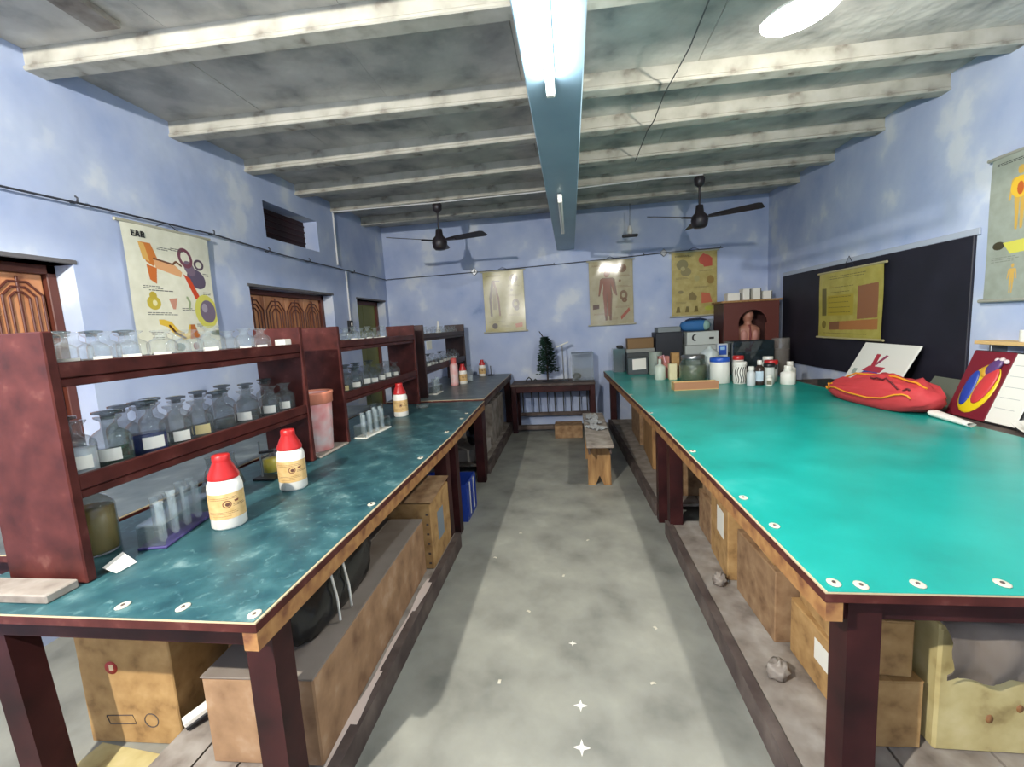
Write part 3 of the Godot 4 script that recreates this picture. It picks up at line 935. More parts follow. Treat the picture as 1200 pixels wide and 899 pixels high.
func charts() -> void:
	var pale := plain(rgb(176, 172, 150), 0.6)
	var e := chart("wall_chart", "tall ear anatomy chart hanging from the wire on the left wall", Vector3(ROOM_LEFT, 2.285, -2.895), PI / 2, 0.68, 0.87, ear_print(), 0.4, 0.006, pale)
	var tm := TextMesh.new()
	var font := SystemFont.new()
	font.font_names = PackedStringArray(["Droid Sans"])
	font.font_weight = 700
	tm.font = font
	tm.text = "EAR"
	tm.font_size = 32
	tm.pixel_size = 0.0017
	tm.depth = 0.002
	var lettering := part("title", tm, M.black, e, Vector3(-0.24, -0.068, 0.042))
	lettering.set_meta("label", "printed word EAR")
	chart("wall_chart", "yellowed chart of limbs, leftmost of three on the back wall", Vector3(-0.95, 2.30, ROOM_BACK), 0.0, 0.60, 0.88, body_print(rgb(172, 162, 108), rgb(104, 86, 52), rgb(176, 108, 62), false), 0.28, 0.007, pale)
	chart("wall_chart", "shiny chart of a standing body, middle of three on the back wall", Vector3(0.59, 2.335, ROOM_BACK), 0.0, 0.61, 0.90, body_print(rgb(166, 156, 122), rgb(112, 80, 52), rgb(156, 84, 54), true), 0.15, 0.008, pale)
	chart("wall_chart", "yellow chart of cells and organs, rightmost of three on the back wall", Vector3(1.72, 2.375, ROOM_BACK), 0.0, 0.60, 0.88, cells_print(), 0.4, 0.003, pale)
	chart("wall_chart", "grey chart of glands hanging beside the blackboard on the right wall", Vector3(ROOM_RIGHT, 2.355, -3.02), -PI / 2, 0.66, 0.87, glands_print(), 0.5, 0.004, plain(rgb(150, 150, 138), 0.6))
	chart("wall_chart", "wide yellow chart hanging in front of the blackboard", Vector3(ROOM_RIGHT - 0.02, 1.855, -4.78), -PI / 2, 1.0, 0.66, table_print(), 0.35, 0.004, plain(rgb(170, 160, 120), 0.6), 0.12)
	var b := thing("blackboard", "large black writing board fixed to the right wall", "blackboard", Vector3(ROOM_RIGHT, 0, -4.83))
	var st := mb()
	bevel(st, Vector3(-0.022, 0.86, -1.37), Vector3(-0.001, 1.92, 1.37), 0.004)
	part("writing_surface", st, M.board, b)
	st = mb()
	bevel(st, Vector3(-0.016, 1.92, -1.40), Vector3(-0.001, 1.965, 1.40), 0.004)
	part("plaster_rim", st, plain(rgb(168, 176, 190), 0.8), b)

# ---------------------------------------------------------------- work benches
func washers(t: Node3D, spots: Array) -> void:
	for p in spots:
		var st := mb()
		lathe(st, [Vector2(0.016, 0.0), Vector2(0.016, 0.0018), Vector2(0.011, 0.0022), Vector2(0.0, 0.0022)], 12)
		var w := part("washer", st, M.washer, t, Vector3(p[0], TOP + 0.001, p[1]) - t.position)
		w.scale = Vector3(1.0, 1.0, 1.3)
		st = mb()
		lathe(st, [Vector2(0.005, 0.002), Vector2(0.004, 0.0045), Vector2(0, 0.005)], 8)
		part("nail_head", st, M.rail, w)

func bench(label: String, x_aisle: float, x_far: float, z_near: float, z_far: float, cloth: Material, legs_at: Array, shift := 0.0, y_top := TOP, edge: Material = null) -> Node3D:
	# x_aisle: edge along the aisle; shift: how far the far end of that edge is moved in x
	var zc := (z_near + z_far) / 2
	var t := thing("work_bench", label, "bench", Vector3(0, 0, zc))
	var s := signf(x_far - x_aisle)
	var zn := z_near - zc
	var zf := z_far - zc
	var plank := func(x0, x1, y0, y1, z0, z1, m, called, b := 0.003):
		# corners follow the skew of the aisle edge
		var k := func(z): return shift * (z - zn) / (zf - zn)
		var st := mb()
		var a: float = minf(x0, x1)
		var c: float = maxf(x0, x1)
		var p = []
		for y in [y0, y1]:
			p.append_array([Vector3(a + k.call(z1), y, z1), Vector3(c + k.call(z1), y, z1), Vector3(c + k.call(z0), y, z0), Vector3(a + k.call(z0), y, z0)])
		hexa(st, p)
		part(called, st, m, t)
	plank.call(x_aisle, x_far, y_top - 0.030, y_top - 0.006, zn, zf, M.maroon, "tabletop")
	plank.call(x_aisle, x_far, y_top - 0.006, y_top - 0.0015, zn, zf, M.ply, "plywood")
	plank.call(x_aisle + s * 0.006, x_far, y_top - 0.0015, y_top, zn - 0.0015, zf, cloth, "oilcloth")
	# batten along the aisle
	plank.call(x_aisle + s * 0.004, x_aisle + s * 0.045, y_top - 0.085, y_top - 0.030, zn - 0.004, zf, edge if edge else M.batten, "batten")
	plank.call(x_aisle + s * 0.06, x_far - s * 0.04, y_top - 0.12, y_top - 0.030, zn - 0.07, zn - 0.10, M.maroon_dark, "apron")
	plank.call(x_aisle + s * 0.06, x_far - s * 0.04, y_top - 0.12, y_top - 0.030, zf + 0.10, zf + 0.07, M.maroon_dark, "apron")
	plank.call(x_far - s * 0.07, x_far - s * 0.04, y_top - 0.12, y_top - 0.030, zn - 0.07, zf + 0.07, M.maroon_dark, "apron")
	for L in legs_at:
		# [x, z, lean in x towards the foot]
		var st := mb()
		var h := 0.042
		var z: float = L[1] - zc
		var p = []
		for q in [[0.0, L[2]], [y_top - 0.032, 0.0]]:
			for c in [[-h, -h], [h, -h], [h, h], [-h, h]]:
				p.append(Vector3(L[0] + q[1] + c[0], q[0], z + c[1]))
		hexa(st, p)
		part("leg", st, M.maroon_dark, t)
	return t

func lower_rack(t: Node3D, x0: float, x1: float, z_near: float, z_far: float, rail_x: float, shift := 0.0) -> void:
	var zc := t.position.z
	var s := signf(x1 - x0)
	var n := 4
	for k in n:
		var a := lerpf(x0, x1, float(k) / n)
		var b := lerpf(x0, x1, float(k + 1) / n) - s * 0.008
		var st := mb()
		hexa(st, [Vector3(minf(a, b) + shift, 0.075, z_far - zc), Vector3(maxf(a, b) + shift, 0.075, z_far - zc), Vector3(maxf(a, b), 0.075, z_near - zc), Vector3(minf(a, b), 0.075, z_near - zc),
			Vector3(minf(a, b) + shift, 0.095, z_far - zc), Vector3(maxf(a, b) + shift, 0.095, z_far - zc), Vector3(maxf(a, b), 0.095, z_near - zc), Vector3(minf(a, b), 0.095, z_near - zc)])
		part("rack_plank", st, M.dusty, t)
	var st := mb()
	hexa(st, [Vector3(rail_x - 0.02 + shift, 0.0, z_far - zc), Vector3(rail_x + 0.02 + shift, 0.0, z_far - zc), Vector3(rail_x + 0.02, 0.0, z_near - zc), Vector3(rail_x - 0.02, 0.0, z_near - zc),
		Vector3(rail_x - 0.02 + shift, 0.10, z_far - zc), Vector3(rail_x + 0.02 + shift, 0.10, z_far - zc), Vector3(rail_x + 0.02, 0.10, z_near - zc), Vector3(rail_x - 0.02, 0.10, z_near - zc)])
	part("foot_rail", st, M.rail, t)

func left_benches() -> void:
	var a := bench("teal topped work bench on the left, nearest the camera", -0.835, -1.90, -0.98, -2.96, M.teal, [[-0.90, -1.10, 0.0], [-0.90, -2.88, 0.0], [-1.80, -1.10, 0.06], [-1.82, -2.88, 0.0]])
	lower_rack(a, -0.85, -1.48, -1.15, -2.90, -0.83)
	washers(a, [[-1.62, -1.06], [-1.28, -1.03], [-1.09, -1.03], [-0.86, -1.01], [-0.87, -1.75], [-0.88, -2.42]])
	var b := bench("teal topped work bench on the left, between the nearest and the grey one", -0.835, -1.90, -2.9605, -4.345, M.teal, [[-0.90, -3.12, 0.0], [-0.92, -4.22, 0.0], [-1.82, -3.12, 0.0], [-1.82, -4.22, 0.0]], -0.04)
	washers(b, [[-0.90, -3.05], [-0.90, -3.50], [-0.91, -3.72]])
	var c := bench("grey topped work bench on the left, against the back wall", -0.88, -1.90, -4.352, -6.62, M.slate, [[-0.95, -4.45, 0.0], [-0.95, -6.50, 0.0], [-1.86, -4.45, 0.0], [-1.86, -6.50, 0.0]], -0.02, 0.80, M.rail)
	var d := bench("dusty grey bench behind the bottle racks, along the left wall side", -1.95, -2.50, -1.30, -4.33, M.slate, [[-2.02, -2.1, 0.0], [-2.02, -4.2, 0.0], [-2.42, -2.1, 0.0], [-2.42, -4.2, 0.0]], 0.0, TOP, M.rail)
	d.set_meta("category", "bench")
	lower_rack(c, -0.92, -1.6, -4.45, -6.5, -0.90)

func right_benches() -> void:
	var a := bench("bright green topped work bench on the right, nearest the camera", 0.62, 2.32, -1.17, -3.16, M.green, [[0.75, -1.27, 0.0], [0.66, -3.08, 0.0], [2.22, -1.27, 0.0], [2.22, -3.08, 0.0]], -0.045)
	lower_rack(a, 0.66, 1.85, -1.22, -3.10, 0.635, -0.02)
	washers(a, [[0.66, -1.21], [0.72, -1.20], [0.86, -1.21], [1.06, -1.22], [0.655, -1.55], [0.645, -1.80], [0.62, -2.45], [1.25, -1.23], [1.55, -1.24]])
	var b := bench("bright green topped work bench on the right, running to the back wall", 0.575, 2.32, -3.1605, -6.62, M.green, [[0.63, -3.32, 0.0], [0.56, -6.50, 0.0], [2.22, -3.32, 0.0], [2.22, -6.50, 0.0]], -0.13)
	lower_rack(b, 0.62, 1.85, -3.40, -6.45, 0.60, -0.10)
	washers(b, [[0.58, -3.5], [0.55, -4.4], [0.72, -5.6]])
	# low ledge between the bench and the wall
	var t := thing("wall_ledge", "dark wooden ledge between the green bench and the blackboard wall", "ledge", Vector3(2.33, 0, -2.2))
	var st := mb()
	bevel(st, Vector3(0, 0.735, -2.9), Vector3(0.35, 0.765, 0.9), 0.004)
	part("board", st, M.rail, t)
	for z in [-2.7, -1.0, 0.7]:
		st = mb()
		bevel(st, Vector3(0.27, 0.0, z - 0.04), Vector3(0.35, 0.735, z + 0.04), 0.005)
		part("leg", st, M.maroon_dark, t)

func back_bench() -> void:
	var t := thing("back_table", "low dark wooden table with an open slatted back against the back wall", "table", Vector3(-0.32, 0, -6.35))
	var st := mb()
	bevel(st, Vector3(-0.54, 0.655, -0.28), Vector3(0.62, 0.69, 0.22), 0.005)
	part("tabletop", st, M.rail, t)
	st = mb()
	bevel(st, Vector3(-0.52, 0.57, 0.16), Vector3(0.60, 0.655, 0.19), 0.004)
	part("apron", st, M.maroon_dark, t)
	for x in [-0.50, 0.58]:
		for z in [-0.22, 0.17]:
			st = mb()
			bevel(st, Vector3(x - 0.035, 0, z - 0.035), Vector3(x + 0.035, 0.655, z + 0.035), 0.005)
			part("leg", st, M.maroon_dark, t)
	for k in 9:
		var x := -0.42 + k * 0.117 + (0.01 if k % 2 else 0.0)
		st = mb()
		bevel(st, Vector3(x - 0.008, 0.2, -0.235), Vector3(x + 0.008, 0.655, -0.215), 0.003)
		part("slat", st, M.black, t)
	st = mb()
	bevel(st, Vector3(-0.52, 0.16, -0.25), Vector3(0.60, 0.21, -0.20), 0.004)
	part("stretcher", st, M.rail, t)
	st = mb()
	bevel(st, Vector3(-0.52, 0.04, 0.12), Vector3(0.60, 0.10, 0.17), 0.004)
	part("stretcher", st, M.rail, t)
	# the stool bench in the aisle
	var s := thing("aisle_bench", "narrow wooden sitting bench with notched tan end boards in the aisle", "bench", Vector3(0.21, 0, -4.50), 0.0)
	st = mb()
	bevel(st, Vector3(-0.115, 0.425, -0.72), Vector3(0.115, 0.45, 0.70), 0.005)
	part("seat", st, M.dusty, s)
	for z in [-0.42, 0.40]:
		st = mb()
		slab_of(st, PackedVector2Array([Vector2(-0.105, 0), Vector2(-0.04, 0), Vector2(0.0, 0.09), Vector2(0.04, 0), Vector2(0.105, 0), Vector2(0.10, 0.425), Vector2(-0.10, 0.425)]), 0.025, Transform3D(Basis.IDENTITY, Vector3(0, 0, z)))
		part("end_board", st, M.wood, s)
	for x in [-0.10, 0.085]:
		st = mb()
		bevel(st, Vector3(x, 0.35, -0.62), Vector3(x + 0.016, 0.425, 0.62), 0.003)
		part("side_rail", st, M.rail, s)

# ---------------------------------------------------------------- bottle racks
const RACK_X := -1.52
const RACK_BACK := -1.80

func rack(label: String, z_near: float, z_far: float, y0: float, m: Material) -> void:
	var t := thing("bottle_rack", label, "rack", Vector3(RACK_X, y0 + 0.001, z_near))
	var d := z_far - z_near
	var w := RACK_BACK - RACK_X
	for z in [0.0, d]:
		var a: float = z - 0.032 if z == 0.0 else z
		var st := mb()
		bevel(st, Vector3(w, 0.0, a), Vector3(0.004, 1.56 - y0, a + 0.032), 0.004)
		part("end_panel", st, m, t)
	for h in [1.425, 1.075]:
		var y: float = h - y0
		var st := mb()
		box(st, Vector3(w + 0.02, y - 0.018, d + 0.032), Vector3(-0.02, y, -0.032))
		var board := part("shelf_board", st, m, t)
		for x in [[-0.02, 0.0], [w, w + 0.02]]:
			st = mb()
			bevel(st, Vector3(x[0], y - 0.006, d + 0.03), Vector3(x[1], y + 0.042, -0.03), 0.003)
			part("fascia", st, m, board)
			st = mb()
			bevel(st, Vector3(x[0] + (0.0 if x[0] < -0.1 else -0.008), y - 0.034, d + 0.03), Vector3(x[1] - (0.006 if x[0] > -0.1 else 0.0), y - 0.009, -0.03), 0.003)
			part("lip", st, m, board)

func sheet_label(a0: float, a1: float, r: float, y0: float, y1: float) -> SurfaceTool:
	var st := mb()
	lathe(st, [Vector2(r, y0), Vector2(r, y1)], 8, Vector3.ZERO, a0, a1)
	return st

func reagent_bottle(called: String, label: String, at: Vector3, R: float, H: float, body: Material, fill: Material, level: float, tagm: Material, tag_y := 0.30, stopper := true, group := "glass reagent bottles in the racks") -> void:
	# H: height up to the lip; fill level and label height as shares of the body
	var t := thing(called, label, "bottle", at, 0.0, group)
	var b := H * 0.60
	var st := mb()
	lathe(st, [Vector2(0, 0.001), Vector2(R * 0.92, 0.001), Vector2(R, 0.008), Vector2(R, b), Vector2(R * 0.95, b + H * 0.06), Vector2(R * 0.72, b + H * 0.13), Vector2(R * 0.44, b + H * 0.18), Vector2(R * 0.40, b + H * 0.22), Vector2(R * 0.40, b + H * 0.31), Vector2(R * 0.66, b + H * 0.37), Vector2(R * 0.68, H), Vector2(R * 0.36, H + 0.001)], 20)
	part("body", st, body, t)
	if stopper:
		st = mb()
		lathe(st, [Vector2(R * 0.33, H * 0.94), Vector2(R * 0.35, H * 1.01), Vector2(R * 0.40, H * 1.03), Vector2(R * 0.74, H * 1.05), Vector2(R * 0.74, H * 1.09), Vector2(R * 0.3, H * 1.11), Vector2(0, H * 1.11)], 18)
		part("stopper", st, M.stopper, t)
	if fill:
		st = mb()
		var q := R * 0.93
		lathe(st, [Vector2(0, 0.006), Vector2(q * 0.95, 0.006), Vector2(q, 0.014), Vector2(q, b * level), Vector2(0, b * level)], 18)
		part("contents", st, fill, t)
	if tagm:
		var mid := atan2(-at.x, -at.z) + rng.randf_range(-0.35, 0.35)
		part("label", sheet_label(mid - 0.55, mid + 0.55, R + 0.001, b * tag_y, b * (tag_y + 0.36)), tagm, t)

func racks() -> void:
	rack("maroon two shelf bottle rack nearest the camera", -1.13, -2.42, TOP, M.maroon)
	rack("maroon two shelf bottle rack behind the pink bucket", -2.81, -4.31, TOP, M.maroon)
	rack("shade-darkened maroon two shelf bottle rack at the back wall", -4.55, -6.40, 0.80, M.rack_shaded)
	# white-dusted foot plank in front of the nearest rack
	var f := thing("foot_plank", "dusty white plank lying at the foot of the nearest rack", "plank", Vector3(-1.68, TOP, -1.07))
	var st := mb()
	bevel(st, Vector3(-0.18, 0, -0.045), Vector3(0.155, 0.028, 0.045), 0.004)
	part("board", st, M.dusty, f)
	f = thing("foot_plank", "dusty plank on the bench under the pink bucket", "plank", Vector3(-1.63, TOP, -2.62))
	st = mb()
	bevel(st, Vector3(-0.16, 0, -0.17), Vector3(0.13, 0.012, 0.17), 0.004)
	part("board", st, M.dusty, f)
	# lower shelf of the nearest rack
	var low := 1.075
	var rows = [[-1.235, 0.050, 0.20, "milk"], [-1.35, 0.055, 0.195, "dark"], [-1.485, 0.060, 0.205, "blue"], [-1.61, 0.052, 0.185, "clear"], [-1.725, 0.050, 0.185, "old"], [-1.845, 0.056, 0.19, "none"], [-2.02, 0.056, 0.185, "wide"], [-2.20, 0.052, 0.18, "clear"], [-2.325, 0.048, 0.18, "clear"]]
	var look := {"milk": "milky glass bottle without stopper", "dark": "bottle with wide label over dark liquid", "blue": "glass bottle of deep blue liquid", "clear": "clear glass bottle with a white label", "old": "clear glass bottle with a yellowed label", "none": "plain grey glass bottle without label", "wide": "glass bottle with a broad white label"}
	for k in rows.size():
		var a = rows[k]
		var fill: Material = {"milk": M.milk, "dark": M.dark_fill, "blue": M.blue_fill, "clear": M.murky, "old": M.murky, "none": null, "wide": M.murky}[a[3]]
		var lev: float = {"milk": 0.9, "dark": 0.34, "blue": 0.82, "clear": 0.18, "old": 0.25, "none": 0.0, "wide": 0.22}[a[3]]
		var tg: Material = null if a[3] == "none" else M.label_old if a[3] == "old" else M.label
		reagent_bottle("reagent_bottle", "%s, %s along nearest rack's lower shelf" % [look[a[3]], ORD[k]], Vector3(-1.605, low, a[0]), a[1] * 1.05, a[2], M.glass_green if a[3] == "dark" else M.glass, fill, lev, tg, 0.40, a[3] in ["dark", "blue", "none"])
	var backs = [-1.30, -1.50, -1.63, -1.75, -1.87, -2.02, -2.18, -2.33]
	for k in backs.size():
		reagent_bottle("reagent_bottle", "grey stoppered bottle, %s in back row of nearest rack's lower shelf" % ORD[k], Vector3(-1.725, low, backs[k]), 0.050, 0.185 + (k % 3) * 0.006, M.glass, M.murky, 0.2 + 0.08 * (k % 3), null, 0.3, true)
	# top shelf of the nearest rack
	var up := 1.425
	rows = [[-1.27, 0.054], [-1.375, 0.046], [-1.48, 0.050], [-1.60, 0.050], [-1.73, 0.052], [-1.85, 0.054], [-2.06, 0.046], [-2.18, 0.044]]
	for k in rows.size():
		var a = rows[k]
		reagent_bottle("reagent_bottle", "small clear glass bottle, %s along front of nearest rack's top shelf" % ORD[k], Vector3(-1.60, up, a[0]), a[1], 0.135 if k != 5 else 0.15, M.glass_clear, M.amber if k == 4 else null, 0.3, null if k == 4 else M.label, 0.28, false)
	for k in 6:
		reagent_bottle("reagent_bottle", "small clear bottle, %s in back row of nearest rack's top shelf" % ORD[k], Vector3(-1.72, up, [-1.33, -1.44, -1.56, -1.80, -1.96, -2.10][k]), 0.046, 0.13, M.glass_clear, null, 0.0, null, 0.3, k < 3)
	var pb := thing("paper_block", "small white paper block at the far end of the nearest rack's top shelf", "paper block", Vector3(-1.60, up + 0.001, -2.365))
	st = mb()
	bevel(st, Vector3(-0.03, 0, -0.035), Vector3(0.03, 0.072, 0.035), 0.003)
	part("stack", st, M.label, pb)
	# middle rack
	var mids = [-3.01, -3.15, -3.33, -3.47, -3.61, -3.76, -3.92]
	for k in mids.size():
		reagent_bottle("reagent_bottle", "glass bottle, %s along the lower shelf of the rack behind the bucket" % ORD[k], Vector3(-1.60, low, mids[k]), 0.048 + 0.006 * (k % 2), 0.16 + 0.012 * (k % 3), M.glass, M.amber if k == 0 else M.murky, 0.25, M.label_old if k == 0 else M.label, 0.42, k == 1)
	for k in 4:
		reagent_bottle("reagent_bottle", "grey glass bottle, %s in back row on the lower shelf behind the bucket" % ORD[k], Vector3(-1.72, low, [-3.10, -3.25, -3.42, -3.66][k]), 0.050, 0.185, M.glass, M.murky, 0.3, null, 0.3, true)
	var tops = [-3.08, -3.20, -3.32, -3.44, -3.58, -3.72]
	for k in tops.size():
		reagent_bottle("reagent_bottle", "small glass bottle, %s along top shelf of the rack behind the bucket" % ORD[k], Vector3(-1.60, up, tops[k]), 0.044, 0.125 + 0.01 * (k % 2), M.glass_clear, null, 0.0, M.label, 0.25, false)
	# far rack
	for k in 10:
		reagent_bottle("reagent_bottle", "small glass bottle, %s along the lower shelf of the far rack" % ORD[k], Vector3(-1.60, low, -4.75 - 0.155 * k), 0.046, 0.14 + 0.012 * (k % 3), M.glass_clear, M.murky, 0.2, M.label, 0.3, k % 3 == 1)
		reagent_bottle("reagent_bottle", "small glass bottle, %s along the top shelf of the far rack" % ORD[k], Vector3(-1.60, up, -4.73 - 0.155 * k), 0.042, 0.11 + 0.01 * (k % 2), M.glass_clear, null, 0.0, M.label, 0.22, false)
	var fn := thing("funnel", "small white funnel upside down on the far rack's top shelf", "funnel", Vector3(-1.70, up + 0.001, -5.735))
	st = mb()
	lathe(st, [Vector2(0.05, 0), Vector2(0.047, 0.004), Vector2(0.014, 0.12), Vector2(0.009, 0.19), Vector2(0.0, 0.19)], 18)
	part("cone", st, M.white, fn)
	var cd := thing("note_card", "square white note card fixed to the far rack's top shelf", "card", Vector3(-1.512, 1.30, -4.70))
	st = mb()
	bevel(st, Vector3(0, 0, -0.10), Vector3(0.004, 0.09, 0.08), 0.001)
	part("sheet", st, M.label, cd)

# ---------------------------------------------------------------- things on the left benches
func brown_print() -> Image:
	var im := mottled(192, 128, rgb(206, 172, 116), 0.08)
	for a in [[0.1, 0.16, 0.8], [0.1, 0.72, 0.7]]: lines_of_print(im, a[0], a[1], a[2], 2, rgb(120, 84, 52), 0.06)
	ell(im, 0.52, 0.42, 0.09, 0.10, rgb(120, 76, 50), 0.72)
	ell(im, 0.53, 0.43, 0.045, 0.05, rgb(90, 54, 40))
	poly(im, [Vector2(0.66, 0.30), Vector2(0.76, 0.28), Vector2(0.75, 0.36), Vector2(0.68, 0.38)], rgb(110, 60, 40))
	lines_of_print(im, 0.64, 0.46, 0.26, 2, rgb(70, 44, 34), 0.06)
	lines_of_print(im, 0.2, 0.88, 0.4, 1, rgb(150, 110, 70), 0.06)
	return im

func powder_bottle(label: String, at: Vector3, k: float, m: Material) -> void:
	var t := thing("powder_bottle", label, "bottle", at, 0.0, "white powder bottles with red caps")
	var st := mb()
	lathe(st, [Vector2(0, 0), Vector2(0.058 * k, 0), Vector2(0.064 * k, 0.008 * k), Vector2(0.064 * k, 0.165 * k), Vector2(0.061 * k, 0.182 * k), Vector2(0.054 * k, 0.196 * k), Vector2(0.052 * k, 0.204 * k), Vector2(0, 0.204 * k)], 28)
	part("body", st, M.white_plastic, t)
	st = mb()
	lathe(st, [Vector2(0.056 * k, 0.200 * k), Vector2(0.057 * k, 0.212 * k), Vector2(0.032 * k, 0.268 * k), Vector2(0.033 * k, 0.272 * k), Vector2(0.032 * k, 0.292 * k), Vector2(0.029 * k, 0.296 * k), Vector2(0, 0.296 * k)], 28)
	part("cap", st, M.red, t)
	var mid := atan2(-at.x, -at.z)
	var s2 := mb()
	lathe(s2, [Vector2(0.0648 * k, 0.045 * k), Vector2(0.0648 * k, 0.148 * k)], 18, Vector3.ZERO, mid - 1.5, mid + 1.35)
	part("label", s2, m, t)

func tube_rack(label: String, short: String, at: Vector3, turn: float, n: int, base: Material, long := 0.32) -> void:
	var t := thing("test_tube_rack", label, "test tube rack", at, turn)
	var st := mb()
	bevel(st, Vector3(-0.05, 0, -long / 2), Vector3(0.05, 0.010, long / 2), 0.003)
	part("base_plate", st, base, t)
	st = mb()
	bevel(st, Vector3(-0.045, 0.085, -long / 2), Vector3(0.045, 0.093, long / 2), 0.002)
	part("top_plate", st, M.glass_clear, t)
	for z in [-long / 2 + 0.006, long / 2 - 0.006]:
		st = mb()
		bevel(st, Vector3(-0.045, 0.012, z - 0.005), Vector3(0.045, 0.085, z + 0.005), 0.002)
		part("end_plate", st, M.glass, t)
	for k in n:
		var g := thing("test_tube", "glass test tube, %s from the near end in the %s" % [ORD[k], short], "test tube", t.transform * Vector3((-0.018 if k % 2 else 0.02), 0.014, long / 2 - 0.035 - (long - 0.07) * k / (n - 1)), 0.0, "test tubes in racks")
		st = mb()
		lathe(st, [Vector2(0, 0), Vector2(0.008, 0.002), Vector2(0.0135, 0.012), Vector2(0.0135, 0.142 + 0.008 * (k % 3)), Vector2(0.0165, 0.145 + 0.008 * (k % 3)), Vector2(0.0165, 0.148 + 0.008 * (k % 3))], 12)
		part("glass", st, M.glass_tube, g)

func left_top_things() -> void:
	var bp := print_mat(brown_print(), 0.6)
	powder_bottle("white powder bottle with red cap and tan label, nearest the camera", Vector3(-1.375, TOP, -1.555), 0.97, bp)
	powder_bottle("white powder bottle with red cap and tan label, second from the camera", Vector3(-1.365, TOP, -1.965), 0.98, bp)
	powder_bottle("white powder bottle with red cap at the end of the middle rack", Vector3(-1.485, TOP, -3.70), 0.97, bp)
	powder_bottle("white powder bottle with red cap on the grey bench", Vector3(-1.39, 0.80, -5.62), 0.86, bp)
	powder_bottle("smallest white powder bottle with red cap, nearest the back wall", Vector3(-1.30, 0.80, -6.45), 0.80, bp)
	var b := thing("plastic_bucket", "pink and white plastic bucket standing between two bottle racks", "bucket", Vector3(-1.625, TOP + 0.012, -2.62))
	var st := mb()
	lathe(st, [Vector2(0, 0), Vector2(0.092, 0), Vector2(0.096, 0.006), Vector2(0.112, 0.30), Vector2(0.113, 0.36), Vector2(0.106, 0.36), Vector2(0.104, 0.30), Vector2(0.088, 0.012), Vector2(0, 0.012)], 28)
	part("body", st, M.pink, b)
	st = mb()
	lathe(st, [Vector2(0.113, 0.298), Vector2(0.119, 0.302), Vector2(0.121, 0.352), Vector2(0.125, 0.360), Vector2(0.124, 0.370), Vector2(0.110, 0.371), Vector2(0.107, 0.36)], 28)
	part("rim", st, M.pink_rim, b)
	tube_rack("clear test tube rack on purple base below the nearest rack", "purple based rack", Vector3(-1.545, TOP, -1.50), 0.22, 8, plain(rgb(66, 60, 112), 0.4))
	tube_rack("clear test tube rack below the rack behind the bucket", "rack beyond the pink bucket", Vector3(-1.46, TOP, -3.08), -0.1, 8, M.label, 0.36)
	tube_rack("clear test tube rack at near end of the grey bench", "rack on the grey bench", Vector3(-1.52, 0.80, -4.86), 0.0, 6, M.label, 0.24)
	# big specimen jar and clutter under the nearest rack
	reagent_bottle("specimen_jar", "tall specimen jar of yellowish matter behind the nearest rack panel", Vector3(-1.72, TOP, -1.33), 0.072, 0.27, M.glass_green, M.amber, 1.0, null, 0.3, false, "")
	for a in [[-1.70, -1.86, 0.062, 0.19, "cloudy conical flask under the nearest rack, left of the yellow beaker"], [-1.73, -2.02, 0.05, 0.17, "cloudy conical flask under the nearest rack, beside the yellow beaker"]]:
		var f := thing("conical_flask", a[4], "flask", Vector3(a[0], TOP, a[1]))
		st = mb()
		var r: float = a[2]
		var h: float = a[3]
		lathe(st, [Vector2(0, 0), Vector2(r * 0.95, 0), Vector2(r, 0.01), Vector2(r * 0.45, h * 0.66), Vector2(r * 0.33, h * 0.72), Vector2(r * 0.33, h * 0.95), Vector2(r * 0.42, h)], 20)
		part("body", st, M.glass, f)
		st = mb()
		lathe(st, [Vector2(0, 0.004), Vector2(r * 0.9, 0.005), Vector2(r * 0.72, h * 0.3), Vector2(0, h * 0.3)], 18)
		part("contents", st, M.murky, f)
	var y := thing("beaker", "small beaker of yellow liquid at the far end of the nearest rack", "beaker", Vector3(-1.66, TOP, -2.22))
	st = mb()
	lathe(st, [Vector2(0, 0), Vector2(0.042, 0), Vector2(0.044, 0.005), Vector2(0.044, 0.115), Vector2(0.048, 0.12)], 20)
	part("glass", st, M.glass_clear, y)
	st = mb()
	lathe(st, [Vector2(0, 0.004), Vector2(0.041, 0.004), Vector2(0.041, 0.075), Vector2(0, 0.075)], 20)
	part("liquid", st, plain(rgb(206, 184, 40), 0.3), y)
	var c := thing("clamp_stand", "small dark clamp stand under the far end of nearest rack", "stand", Vector3(-1.60, TOP, -2.10))
	st = mb()
	bevel(st, Vector3(-0.06, 0, -0.04), Vector3(0.06, 0.012, 0.04), 0.003)
	part("base", st, M.black, c)
	st = mb()
	tube(st, [Vector3(-0.03, 0.01, 0), Vector3(-0.03, 0.2, 0)], 0.005, 8)
	part("rod", st, M.metal, c)
	st = mb()
	tube(st, [Vector3(-0.03, 0.14, 0), Vector3(0.03, 0.15, 0.02), Vector3(0.05, 0.15, 0.0)], 0.007, 8)
	part("clamp", st, M.black, c)
	# folded paper by the near panel
	var p := thing("folded_paper", "folded white paper leaning on the nearest rack's end panel", "paper", Vector3(-1.535, TOP, -1.225))
	st = mb()
	grid(st, func(u, v): return Vector3((u - 0.5) * 0.05 + 0.03, 0.003 + 0.035 * (1.0 - u) * (1 - v * 0.5), (v - 0.5) * 0.07), 4, 4, 0.002)
	part("sheet", st, M.paper, p)
	# on the grey bench: a pink bottle, a glass bottle, a tripod stand
	var q := thing("spray_bottle", "tall pink plastic bottle on the grey bench beside the far rack", "bottle", Vector3(-1.47, 0.80, -5.50))
	st = mb()
	lathe(st, [Vector2(0, 0), Vector2(0.048, 0), Vector2(0.05, 0.01), Vector2(0.05, 0.25), Vector2(0.035, 0.28), Vector2(0.0, 0.28)], 18)
	part("body", st, M.pink, q)
	st = mb()
